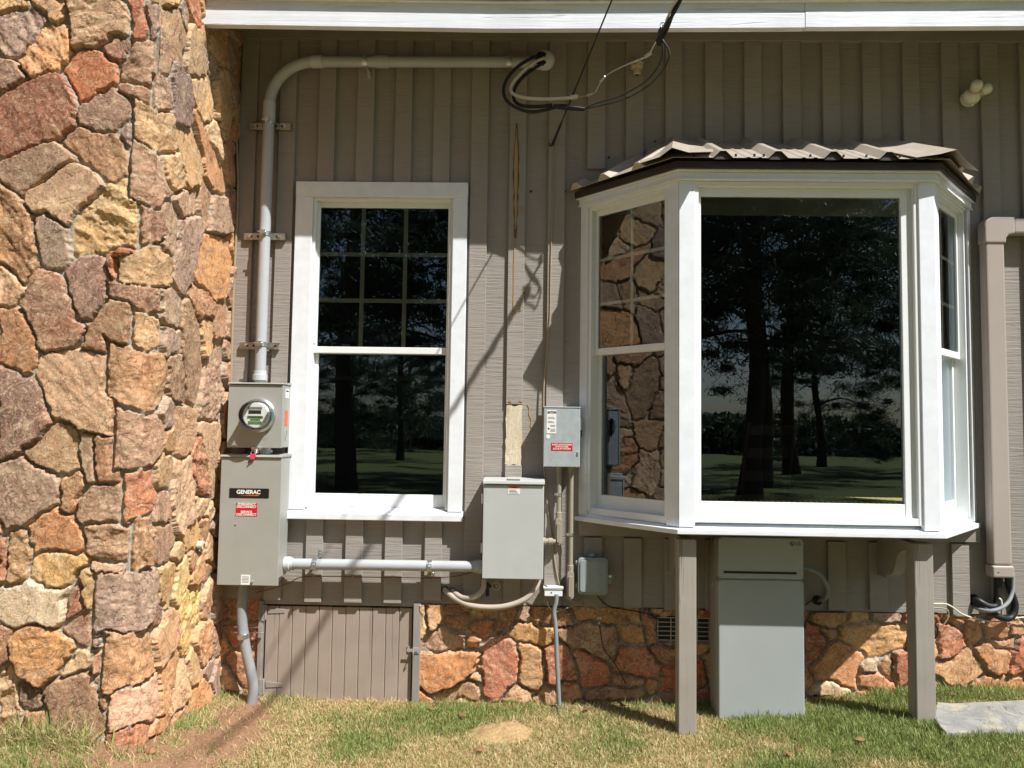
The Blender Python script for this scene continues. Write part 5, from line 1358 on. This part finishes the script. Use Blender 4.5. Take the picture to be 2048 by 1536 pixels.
m_.build('emblem', 'ink', bc); text_mesh('LG', .024, (1.374, yf_-.0002, .893), bc, 'name_lettering', 'ink', sx=.95, bold=.0004)
m_ = MB(); m_.box(x0-.0035, x0-.0022, yf_+.095, yf_+.105, .665, .672); m_.box(x0-.0035, x0-.0022, yf_+.108, yf_+.122, .650, .657); m_.build('side_sticker', 'whitelabel', bc)
pp = ppath([(1600, 1135, -.12), (1618, 1138, -.12), (1640, 1150, -.11), (1655, 1175, -.09), (1652, 1194, -.06), (1640, 1200, -.02), (1634, 1200, .0)])
hs = thing('battery_hose', 'dark grey hose arching from the right side of the battery cabinet to the siding', 'hose', pp[-1])
MB().tube(pp, .0125, 12).build('hose', 'pvcdark', hs); e_ = pp[-1]; MB().lathe((e_[0], -.001, e_[2]), (0, -1, 0), [(0, .026), (.012, .025), (.016, .016), (.03, .015)], 14).build('wall_grommet', 'black', hs)
pp = ppath([(1634, 1204, -.01), (1622, 1202, -.012), (1609, 1212, -.012)]); MB().tube(pp, .003, 6).build('thin_lead', 'black', hs)

# ================================================================ tan line cover at the right
ln = thing('line_set_cover', 'tan plastic line cover running down the wall right of the bay window', 'line cover', (2.5, -.05, .71))
MB().box(2.443, 2.545, -.085, -.0215, .775, 2.512).build('vertical_duct', 'linecover', ln, bevel=.012, seg=3)
MB().box(2.437, 2.551, -.092, -.0213, .712, .774).build('end_fitting', 'linecover', ln, bevel=.010, seg=3)
m_ = MB(); pts = [(2.437, 2.48)]
for k in range(9): a_ = math.pi/2*k/8; pts.append((2.437+.055-.055*math.cos(a_), 2.572+.055*math.sin(a_)))
pts += [(2.60, 2.627), (2.60, 2.530), (2.585, 2.530), (2.565, 2.524), (2.553, 2.508), (2.551, 2.48)]
m_.prism([(a_, -.092, b_) for a_, b_ in pts][::-1], (0, .0707, 0)); m_.build('elbow', 'linecover', ln, bevel=.010, seg=3)
MB().box(2.595, 7.9, -.086, -.0214, 2.535, 2.622).build('horizontal_duct', 'linecover', ln, bevel=.012, seg=3)
m_ = MB(); p_ = at(1997, 1145, -.0925); m_.box(p_[0]-.004, p_[0]+.004, -.0932, -.092, p_[2]-.002, p_[2]+.002); m_.build('screw', 'rooftrim', ln)
def z6(x_, y_, Y): return (1860+x_/9.04, 1130+y_/9.04, Y)
def hose(name, mat, lab, cat, pts, r, grp=None, rib=0):
    pp = ppath([z6(*q) for q in pts]); m_ = MB()
    if rib: pp, rr_ = ribbed(pp, r, .004, rib); m_.tube(pp, rr_, 12)
    else: m_.tube(pp, r, 12)
    return tag(m_.build(name, mat, None, pp[0]), lab, cat, grp)
G_ = 'hoses coming out of the line cover'
hose('refrigerant_hose', 'flex', 'grey hose curling from the line cover back to the siding', 'hose', [(1500, 150, -.06), (1500, 300, -.06), (1490, 480, -.065), (1420, 660, -.08), (1280, 780, -.09), (1080, 830, -.085), (900, 805, -.05), (800, 755, -.01), (770, 740, .0)], .0098, G_)
hose('refrigerant_hose', 'black', 'thick black insulated hose dipping lowest under the line cover', 'hose', [(1400, 150, -.05), (1420, 330, -.04), (1480, 520, -.032), (1535, 690, -.032), (1525, 850, -.036), (1440, 960, -.045), (1290, 950, -.06), (1080, 850, -.06), (900, 720, -.04), (780, 640, -.01), (770, 630, .0)], .0165, G_)
hose('refrigerant_hose', 'black', 'black insulated hose dropping straight down from the line cover', 'hose', [(1230, 150, -.05), (1225, 400, -.045), (1215, 620, -.045), (1185, 740, -.05), (1050, 740, -.055), (880, 650, -.04), (790, 610, -.01), (775, 600, 0)], .017, G_)
hose('drain_pipe', 'whitecable', 'thin pale drain pipe hanging below the line cover', 'pipe', [(1240, 600, -.058), (1285, 640, -.06), (1295, 760, -.06), (1300, 900, -.05), (1300, 925, -.045)], .0055)
p_ = at(*z6(790, 630, -.005)); m_ = MB(); m_.cyl((p_[0], -.004, p_[2]), (p_[0], .0, p_[2]), .03, 16); m_.build('hose_hole', 'dark', hw)
hose('white_cable', 'whitecable', 'white cable running from the right post across the top of the foundation', 'cable', [(-300, 690, -.03), (80, 700, -.03), (280, 705, -.03), (410, 765, -.034), (560, 875, -.034), (800, 965, -.03), (1100, 1018, -.028), (1250, 1020, -.028), (1450, 980, -.03), (1699, 945, -.03), (2400, 900, -.03)], .0042)
hose('white_cable', 'beigecable', 'short pale cable hooking down beside the right post', 'cable', [(-200, 770, -.03), (80, 775, -.03), (250, 785, -.032), (330, 840, -.036), (320, 960, -.036), (230, 1100, -.034), (140, 1200, -.03), (90, 1320, -.026)], .0034)
hose('black_cable', 'black', 'black cable loop hanging beside the right post on the stones', 'cable', [(60, 1040, -.03), (125, 1120, -.036), (140, 1220, -.036), (100, 1310, -.03), (40, 1340, -.028)], .004)

# ================================================================ lamp, insulator, pipe stub
lp = thing('twin_lamp', 'unlit twin bulb lamp high on the siding right of the bay window', 'wall lamp', tuple(at(1945, 193, -.03)))
c_ = at(1943, 193, -.055); m_ = MB(); m_.sphere(c_, .048, 1.0, .75, .92, 22, 14); m_.cyl((c_[0], -.0215, c_[2]), (c_[0], -.05, c_[2]), .045, 20); m_.sphere((c_[0]-.002, -.06, c_[2]-.048), .010); lb = m_.build('base', 'bulb', lp)
for px, py, r_, yy in ((1950, 178, .030, -.10), (1966, 181, .030, -.085)):
    q_ = Vector(at(px, py, yy)); d_ = (q_-Vector(c_)).normalized(); MB().lathe(Vector(c_)+d_*.035, d_, [(0, .024), (.004, .027), (.018, .027), (.021, .024)], 20).build('socket', 'porcelain', lp); m_ = MB(); m_.lathe(Vector(c_)+d_*.01, d_, [(0, .018), (.02, .022), (.04, .0255), (.055, r_*.97), (.07, r_), (.082, r_*.85), (.090, r_*.5), (.092, 0)], 20); m_.build('bulb', 'bulb', lp)
it = thing('insulator', 'stained porcelain insulator fixed under the eave beside the service wires', 'insulator', tuple(at(1272, 140, -.04)))
c_ = at(1274, 128, -.075); m_ = MB(); m_.lathe((c_[0], c_[1], c_[2]-.062), (0, 0, 1), [(0, .012), (.006, .020), (.02, .021), (.034, .022), (.036, .030), (.046, .034), (.050, .034), (.053, .028), (.058, .034), (.064, .034), (.068, .024), (.074, .014)], 22); m_.build('porcelain_knob', 'porcelain', it)
m_ = MB(); m_.tube(smooth_path([(c_[0], -.0215, c_[2]+.015), (c_[0], -.05, c_[2]+.02), (c_[0], -.075, c_[2]+.022), (c_[0], -.078, c_[2]+.005)], 5), .012, 10); m_.box(c_[0]-.03, c_[0]+.03, -.05, -.0215, c_[2]-.004, c_[2]+.04); m_.build('bracket', 'porcelain', it, bevel=.004)
c_ = on_x(411, 1090, CX+.06); ps_ = thing('pipe_stub', 'short white pipe stub with a red mark sticking out of the chimney side', 'pipe', (CX, c_[1], c_[2]))
MB().cyl((CX, c_[1], c_[2]), (CX+.050, c_[1], c_[2]), .021, 18).build('pipe', 'whitecable', ps_); MB().cyl((CX+.0505, c_[1]+.006, c_[2]-.003), (CX+.053, c_[1]+.006, c_[2]-.003), .010, 14).build('red_plug', 'redlabel', ps_); MB().cyl((CX+.012, c_[1], c_[2]), (CX+.022, c_[1], c_[2]), .032, 18).build('collar', 'ink', ps_)

# ================================================================ wires
def wire(name, mat, lab, cat, pts, r, grp=None, seg=8, world=False):
    pp = smooth_path(pts, 8) if world else ppath(pts)
    return tag(MB().tube(pp, r, seg).build(name, mat, None, pp[0]), lab, cat, grp)
wire('wall_cable', 'beigecable', 'beige cable running down the inner corner between chimney and siding', 'cable', [(464, 55, -.03), (462, 110, -.03), (468, 200, -.028), (474, 300, -.03), (476, 380, -.03), (472, 480, -.03), (468, 560, -.03), (465, 650, -.03), (462, 765, -.03)], .0072)
GW = 'service wires at the outlet'
wire('service_wire', 'black', 'thick black service wire forming the outer loop below the conduit outlet', 'wire', [(1086, 108, -.135), (1062, 117, -.18), (1036, 133, -.22), (1014, 158, -.24), (1007, 182, -.25), (1014, 202, -.26), (1034, 216, -.28), (1062, 224, -.30), (1090, 220, -.31), (1112, 214, -.32)], .0088, GW, 12)
wire('service_wire', 'black', 'thick black service wire forming the inner loop below the conduit outlet', 'wire', [(1090, 124, -.135), (1070, 136, -.16), (1048, 152, -.19), (1032, 172, -.22), (1027, 192, -.24), (1032, 205, -.26), (1048, 212, -.28), (1076, 213, -.30), (1104, 210, -.32)], .0088, GW, 12)
wire('service_wire', 'whitecable', 'pale insulated service wire curving out of the conduit outlet', 'wire', [(1088, 116, -.135), (1066, 126, -.18), (1042, 146, -.21), (1024, 168, -.23), (1022, 182, -.24), (1034, 192, -.26), (1062, 197, -.28), (1100, 198, -.30), (1138, 196, -.32), (1154, 194, -.33)], .0085, GW, 12)
def splice(lab, pts, radii, mat):
    pp = [Vector(at(*q)) for q in pts]; return tag(MB().tube(pp, radii, 12).build('wire_splice', mat, None, pp[0]), lab, 'splice', 'splices on the service wires')
splice('black taped splice joining the two black service wires', [(1106, 212, -.32), (1116, 213, -.32), (1130, 214, -.325), (1148, 216, -.33), (1160, 217.5, -.335), (1169, 218, -.335)], [.010, .013, .0145, .0135, .011, .010], 'black')
splice('pale clamp at the end of the light service wire', [(1140, 195.5, -.32), (1141, 195.5, -.32), (1155, 193, -.325), (1156, 193, -.325)], [.006, .0115, .0115, .006], 'whitecable')
splice('bare metal sleeve on the neutral wire', [(1172, 192, -.335), (1173, 191, -.335), (1186, 186, -.34), (1187, 185.5, -.34)], [.003, .0085, .0085, .003], 'barewire')
splice('bare metal sleeve halfway up the neutral wire', [(1199, 165, -.38), (1200, 164, -.38), (1210, 153, -.40), (1211, 152, -.40)], [.003, .008, .008, .003], 'barewire')
splice('bare metal wedge clamp at the insulator end of the neutral wire', [(1288, 115, -.45), (1290, 114, -.45), (1302, 106, -.47), (1303, 105, -.47)], [.003, .0095, .0095, .003], 'barewire')
wire('drop_wire', 'barewire', 'bare neutral wire rising from the pale clamp to the eave', 'wire', [(1154, 194, -.325), (1172, 191, -.335), (1190, 184, -.34), (1198, 170, -.37), (1212, 151, -.40), (1250, 131, -.43), (1280, 119, -.45), (1296, 110, -.46), (1306, 94, -.50), (1317, 72, -.56)], .0034)
wire('drop_wire', 'blackmetal', 'thin dark drop wire sagging nearest the siding from the black splice', 'wire', [(1166, 217, -.335), (1200, 204, -.36), (1240, 192, -.40), (1285, 167, -.45), (1308, 145, -.49), (1322, 120, -.53), (1326, 100, -.55), (1322, 76, -.57)], .0042)
wire('drop_wire', 'blackmetal', 'thin dark drop wire hanging lowest from the black splice to the eave', 'wire', [(1168, 218, -.335), (1205, 210, -.36), (1250, 198, -.41), (1296, 172, -.46), (1322, 146, -.52), (1337, 118, -.56), (1338, 101, -.57), (1328, 84, -.58), (1321, 74, -.58)], .0044)
# the service drop coming down from a pole behind the viewer
P0, P1 = Vector(at(1321, 76, -.57)), Vector((1.90, -3.0, 5.87)); dv = P1-P0
sd = thing('service_drop', 'twisted black service cable coming down to the eave from the upper right', 'cable', P0)
hel = []
for ph, nm, mt_, r_ in ((0, 'strand', 'black', .0085), (2.1, 'strand', 'black', .0085), (4.2, 'messenger', 'barewire', .006)):
    pts = []; u_ = dv.normalized(); a1_ = u_.cross(Vector((0, 0, 1))).normalized(); a2_ = u_.cross(a1_)
    for k in range(260):
        s_ = k*.022-.02; r0 = .0105
        pts.append(P0+u_*s_+(a1_*math.cos(s_*14+ph)+a2_*math.sin(s_*14+ph))*r0)
    MB().tube(pts, r_, 8).build(nm, mt_, sd)
m_ = MB(); a_, b_ = Vector(at(1318, 92, -.56)), Vector(at(1326, 52, -.58)); m_.tube([a_, a_.lerp(b_, .15), a_.lerp(b_, .5), a_.lerp(b_, .8), b_], [.008, .016, .02, .019, .010], 12); m_.build('taped_end', 'black', sd)
q_ = Vector(at(1326, 53, -.585)); m_ = MB(); m_.tube([q_+Vector((.014*math.cos(t_), -.012, .014*math.sin(t_))) for t_ in np.linspace(0, 6.3, 16)], .004, 8); m_.cyl(q_+Vector((0, -.02, 0)), q_+Vector((0, .085, -.005)), .005, 8); m_.build('dead_end_hook', 'galv', sd)
# telephone drop
W0, W1 = Vector((.118, -.03, 3.02)), Vector((.354, -.7, 3.415)); dv = W1-W0
td = thing('telephone_drop', 'thin black telephone wire slanting from the siding up past the eave', 'wire', W0)
MB().tube([W0+dv*(k*.3) for k in range(18)], .0042, 8).build('wire', 'black', td)
MB().tube([W0+dv*(-.005), W0+dv*.01, W0+dv*.17, W0+dv*.2], [.004, .0075, .0075, .004], 8).build('wedge_clamp', 'black', td)
MB().tube(smooth_path([W0+Vector((0, 0, 0)), W0+Vector((-.012, .004, .0)), W0+Vector((-.016, .01, .02))], 4), .003, 6).build('hook', 'blackmetal', td)
wire('telephone_cable', 'beigecable', 'thin painted telephone cable running down the siding to the telephone box', 'cable', [(1116, 272, -.028), (1111, 292, -.026), (1108, 330, -.025), (1106, 400, -.025), (1103, 480, -.025), (1101, 560, -.025), (1100, 630, -.025), (1094, 700, -.026), (1088, 770, -.028), (1087, 830, -.03), (1086, 900, -.03), (1092, 985, -.026), (1099, 1040, -.026), (1106, 1095, -.026), (1114, 1150, -.028), (1126, 1185, -.03), (1144, 1203, -.03), (1160, 1204, -.035), (1168, 1194, -.03)], .0042)
wire('copper_wire', 'redwire', 'thin copper brown wire stapled level along the siding below the lower conduit', 'wire', [(512, 1185, -.06), (545, 1177, -.05), (580, 1165, -.03), (600, 1155, -.024), (640, 1153, -.023), (720, 1154, -.023), (800, 1155, -.023), (870, 1156, -.023), (920, 1151, -.024), (958, 1140, -.03)], .0024)
st = MB()
for px in (627, 706, 786, 866): p_ = at(px, 1153, -.0215); st.box(p_[0]-.004, p_[0]+.004, -.0275, -.0212, p_[2]-.006, p_[2]+.004)
tag(st.build('wire_staple', 'trim', None, tuple(at(706, 1153, -.0215))), 'small staples pinning the copper brown wire along the siding', 'staples')
GL = 'loose wires below the telephone box'
wire('loose_wire', 'black', 'black wire drooping from the telephone box to the foundation vent', 'wire', [(1195, 1192, -.05), (1206, 1204, -.04), (1222, 1214, -.035), (1250, 1219, -.034), (1280, 1224, -.034), (1300, 1230, -.034), (1318, 1238, -.03)], .0032, GL)
wire('loose_wire', 'beigecable', 'pale wire curling down from the telephone box to a clip', 'wire', [(1170, 1200, -.05), (1180, 1203, -.045), (1190, 1212, -.04), (1196, 1225, -.036), (1197, 1238, -.036)], .0026, GL)
wire('loose_wire', 'blackmetal', 'dark wire hanging from the clip down over the stones to the ground', 'wire', [(1198, 1247, -.038), (1201, 1262, -.036), (1204, 1282, -.034), (1210, 1302, -.034), (1226, 1322, -.034), (1240, 1345, -.032), (1252, 1368, -.03)], .003, GL)
wire('loose_wire', 'beigecable', 'pale wire crossing level behind the grey tube', 'wire', [(1102, 1228, -.04), (1118, 1222, -.04), (1140, 1214, -.04), (1160, 1207, -.045), (1170, 1198, -.05)], .0024, GL)
wire('loose_wire', 'beigecable', 'pale wire trailing from the telephone box over the top stones', 'wire', [(1160, 1208, -.04), (1180, 1218, -.036), (1205, 1222, -.034), (1212, 1232, -.034), (1236, 1243, -.032), (1250, 1250, -.03)], .002, GL)
wire('loose_wire', 'whitecable', 'short white wire poking out left of the grey tube', 'wire', [(1095, 1202, -.03), (1097, 1212, -.036), (1104, 1220, -.04), (1110, 1223, -.04)], .0032, GL)
wire('loose_wire', 'blackmetal', 'pair of dark leads from the panel box corner to the white box', 'wire', [(1078, 1165, -.06), (1088, 1170, -.06), (1100, 1176, -.05)], .003, GL)
m_ = MB()
for px, py in ((1196.5, 1236), (1201, 1236), (1198.5, 1246)): p_ = at(px, py, -.042); m_.sphere(p_, .0062, 1, 1, 1.3, 10, 8)
tag(m_.build('wire_clip', 'galv', None, tuple(at(1198, 1240, -.04))), 'small metal wire clip hanging on the foundation below the telephone box', 'clip')
wire('ground_rod_wire', 'blackmetal', 'thin bent wire sticking up from the grass in front of the grey tube', 'wire', [(1102, 1412, -.10), (1110, 1412, -.12), (1117, 1425, -.15), (1120, 1440, -.18), (1121, 1455, -.21)], .003)

# ================================================================ on the ground
z0 = FLAG_Z; fl_ = FLAG
m_ = MB(); m_.prism([(p_[0], p_[1], z0) for p_ in fl_][::1], (0, 0, -.05))
fo_ = m_.build('flagstone', 'flag', None, (2.3, -.3, z0-.05), bevel=.006, seg=2); tag(fo_, 'flat grey flagstone lying in the grass beside the right post', 'paving stone')
# pale sand mound
n_ = 44; mv, mf = [], []
for j in range(16):
    r_ = j/15
    for i in range(n_):
        a_ = 2*math.pi*i/n_; rr_ = r_*(.155+.025*math.sin(2*a_+1)+.015*math.sin(5*a_)); x_, y_ = -.105+rr_*math.cos(a_), -.40+rr_*.82*math.sin(a_)
        h_ = .050*(1-r_**2)**1.2+.022*(fbm(np.array([x_*38.]), np.array([y_*38.]), 5, 4)[0]-.5)*(1-r_*.6)-.004*r_
        mv.append((x_, y_, gz1(x_, y_)+h_))
for j in range(15):
    for i in range(n_): mf.append((j*n_+i, j*n_+(i+1) % n_, (j+1)*n_+(i+1) % n_, (j+1)*n_+i))
tag(MB().add(mv, mf, True).build('sand_mound', 'sand', None, (-.105, -.40, -.02)), 'low mound of pale sand in the middle of the grass', 'mound')
# dry leaves
def leaf(x_, y_, s_, rz, lab):
    m_ = MB(Matrix.Translation((x_, y_, gz1(x_, y_)+.022)) @ Matrix.Rotation(rz, 4, 'Z') @ Matrix.Rotation(random.uniform(-.35, .35), 4, 'X'))
    top, bot = [], []
    for k in range(7):
        t = k/6; w_ = s_*.30*math.sin(math.pi*min(1, t*.96+.02))**.8; c_ = .25*s_*(t-.5)**2
        top.append((s_*(t-.5), w_, c_+w_*.45)); bot.append((s_*(t-.5), -w_, c_+w_*.4))
    vs = []; 
    for k in range(7): vs += [top[k], (s_*(k/6-.5), 0, .25*s_*(k/6-.5)**2), bot[k]]
    fs = [(k*3+i, k*3+i+1, k*3+i+4, k*3+i+3) for k in range(6) for i in range(2)]
    o = m_.add(vs, fs, True).build('dry_leaf', 'leafdry', None, (x_, y_, gz1(x_, y_)+.02)); q_ = o.modifiers.new('thickness', 'SOLIDIFY'); q_.thickness = .0007
    return tag(o, lab, 'leaf', 'dry leaves on the grass')
for px, py, s_, lab in ((862, 1420, .05, 'brown dry leaf on the grass right of the crawl space door'), (925, 1432, .045, 'small dry leaf behind the sand mound'), (1176, 1418, .06, 'dry leaf in the shade at the foot of the foundation'), (1245, 1412, .05, 'dry brown leaf on the shaded soil left of the left post'), (1575, 1510, .055, 'dry leaf on the grass at the bottom edge, in front of the battery cabinet'), (1598, 1506, .035, 'pale curled leaf at the bottom edge near the battery cabinet'), (1905, 1388, .05, 'pale upright leaf by the stones above the flagstone'), (1720, 1478, .05, 'reddish dry leaf on the grass between the battery cabinet and the right post'), (960, 1500, .05, 'dark dry leaf in front of the sand mound')):
    p_ = on_z(px, py, .0); zz = gz1(p_[0], p_[1]); p_ = on_z(px, py, zz+.02); leaf(p_[0], p_[1], s_, random.uniform(0, 6), lab)
# stones lying at the foot of the chimney and loose clods
for px, py, r_, lab in ((300, 1508, .022, 'reddish pebble on the bare soil at the chimney corner'), (395, 1519, .020, 'pale pebble on the bare soil at the bottom edge')):
    p_ = on_z(px, py, .06); m_ = MB(); m_.sphere((p_[0], p_[1], gz1(p_[0], p_[1])+.006), r_, 1.2, .9, .7, 12, 8)
    tag(m_.build('pebble', paint('pebble_stone', L3(150, 104, 78), .85, .2, 40, .4, 60) if 'pebble_stone' not in bpy.data.materials else bpy.data.materials['pebble_stone'], None, (p_[0], p_[1], gz1(p_[0], p_[1]))), lab, 'pebble', 'pebbles on the bare soil')

# ================================================================ what stands behind the viewer and is mirrored in the panes
def crown_mesh(name, seed, H, zc, rad, n, size, droop=.25, clumps=60):
    rs = np.random.default_rng(seed)
    cz = rs.uniform(zc, H, clumps); t = (cz-zc)/(H-zc); ra = rad*(1-t**1.6*.75)*np.sqrt(rs.uniform(.05, 1, clumps)); aa = rs.uniform(0, 2*math.pi, clumps)
    cc = np.stack([ra*np.cos(aa), ra*np.sin(aa), cz-droop*ra/rad], -1); cr = rs.uniform(.30, .80, clumps)*rad*.33
    k = rs.integers(0, clumps, n); d = rs.normal(size=(n, 3)); d /= np.linalg.norm(d, axis=1)[:, None]
    c = cc[k]+d*(cr[k]*np.abs(rs.normal(0, .62, n)))[:, None]*np.array([1.25, 1.25, .5])
    a = rs.normal(size=(n, 3)); a /= np.linalg.norm(a, axis=1)[:, None]; b = np.cross(a, rs.normal(size=(n, 3))); b /= np.linalg.norm(b, axis=1)[:, None]
    s = size*rs.uniform(.5, 1.3, n)[:, None]
    V = np.stack([c-a*s, c+b*s*.16, c+a*s, c-b*s*.16], 1).reshape(-1, 3)
    me = np_mesh(name, V, np.arange(4*n).reshape(-1, 4), False); sh = np.repeat(rs.random(clumps)[k]*.6+rs.random(n)*.4, 4); set_col(me, np.stack([sh]*3, -1)); return me
CR = [crown_mesh('crown', 5, 14.5, 3.9, 4.4, 44000, .13, 1.5, 100), crown_mesh('crown', 8, 13.5, 4.2, 4.0, 38000, .13, 1.3, 90)]
def tree(x_, y_, k, sc, lab, r0=.24, low=0.0):
    z_ = gz1(x_, y_); t_ = thing('pine_tree', lab, 'tree', (x_, y_, z_), 'pine trees on the lawn')
    hs_ = 12.5*sc; m_ = MB(); pts = [(x_+.12*math.sin(q_*1.3+x_), y_+.1*math.cos(q_*1.1), z_-.2+q_*hs_/8) for q_ in range(9)]; m_.tube(smooth_path(pts, 3), [r0*(1-.85*i/24)*(1+.35*max(0, 1-i/2)) for i in range(25)], 12)
    for q_ in range(14):
        a_ = q_*2.4; zz = z_+(.28+.05*q_)*hs_; ln_ = (2.6-.12*q_)*sc; m_.tube(smooth_path([(x_, y_, zz), (x_+.5*ln_*math.cos(a_), y_+.5*ln_*math.sin(a_), zz+.25), (x_+ln_*math.cos(a_), y_+ln_*math.sin(a_), zz-.1)], 4), [.07*(1-.85*i/8) for i in range(9)], 6)
    m_.build('trunk', 'bark', t_)
    c_ = link('crown', CR[k], 'needles', t_) if not CR[k].materials else bpy.data.objects.new('crown', CR[k])
    if c_.name not in S.collection.objects: S.collection.objects.link(c_); c_.parent = t_
    c_.scale = (sc, sc, sc); c_.location = (0, 0, -low); c_.rotation_euler = (0, 0, x_*1.7)
for x_, y_, k, sc, lab in ((-4.3, -13.5, 0, 1.0, 'tall pine on the lawn mirrored in the middle of the double hung window'), (3.9, -15, 0, 1.05, 'tall pine mirrored left of the middle of the bay window'), (6.3, -17, 1, 1.1, 'tall pine mirrored near the right edge of the bay window'), (5.0, -13.5, 1, .95, 'nearer slim pine mirrored in the middle of the bay window'), (-8.5, -18, 1, 1.1, 'pine mirrored at the left side of the double hung window'), (.2, -21, 0, 1.15, 'far pine standing behind the viewer between the two windows'), (-1.8, -17.5, 1, 1.0, 'pine mirrored at the right side of the double hung window'), (9.5, -24, 0, 1.2, 'far pine standing at the right end of the lawn')):
    tree(x_, y_, k, sc, lab)
for x_, y_, k, sc, low, lab in ((13.2, -31, 0, .8, 1.9, 'low branched pine mirrored behind the trunks in the bay window'), (15.8, -27, 1, .9, 1.6, 'low branched pine mirrored at the right edge of the bay window'), (-5.6, -29, 1, .8, 2.0, 'low branched pine mirrored at the right in the lower sash'), (-9.3, -35, 0, .85, 2.2, 'low branched pine mirrored at the left in the lower sash'), (-7.2, -42, 1, .7, 2.2, 'smallest far pine mirrored in the middle of the lower sash')):
    tree(x_, y_, k, sc, lab, .2, low)
def wood(n, seed):
    rs = np.random.default_rng(seed); px = rs.uniform(-90, 90, n); py = rs.uniform(-62, -46, n); hmax = 1.3+2.9*fbm(px*.22, py*.05, 77, 4)**1.5
    z = rs.random(n)**.8*hmax; a = rs.normal(size=(n, 3)); a /= np.linalg.norm(a, axis=1)[:, None]; b = np.cross(a, rs.normal(size=(n, 3))); b /= np.linalg.norm(b, axis=1)[:, None]
    c = np.stack([px, py, z], -1); s = rs.uniform(.25, .6, n)[:, None]
    me = np_mesh('far_wood', np.stack([c-a*s, c+b*s*.5, c+a*s, c-b*s*.5], 1).reshape(-1, 3), np.arange(4*n).reshape(-1, 4), False); sh = np.repeat(rs.random(n), 4); set_col(me, np.stack([sh]*3, -1)); return me
tag(link('far_wood', wood(60000, 3), 'bush'), 'far dark line of woodland beyond the lawn', 'woodland', kind='stuff')
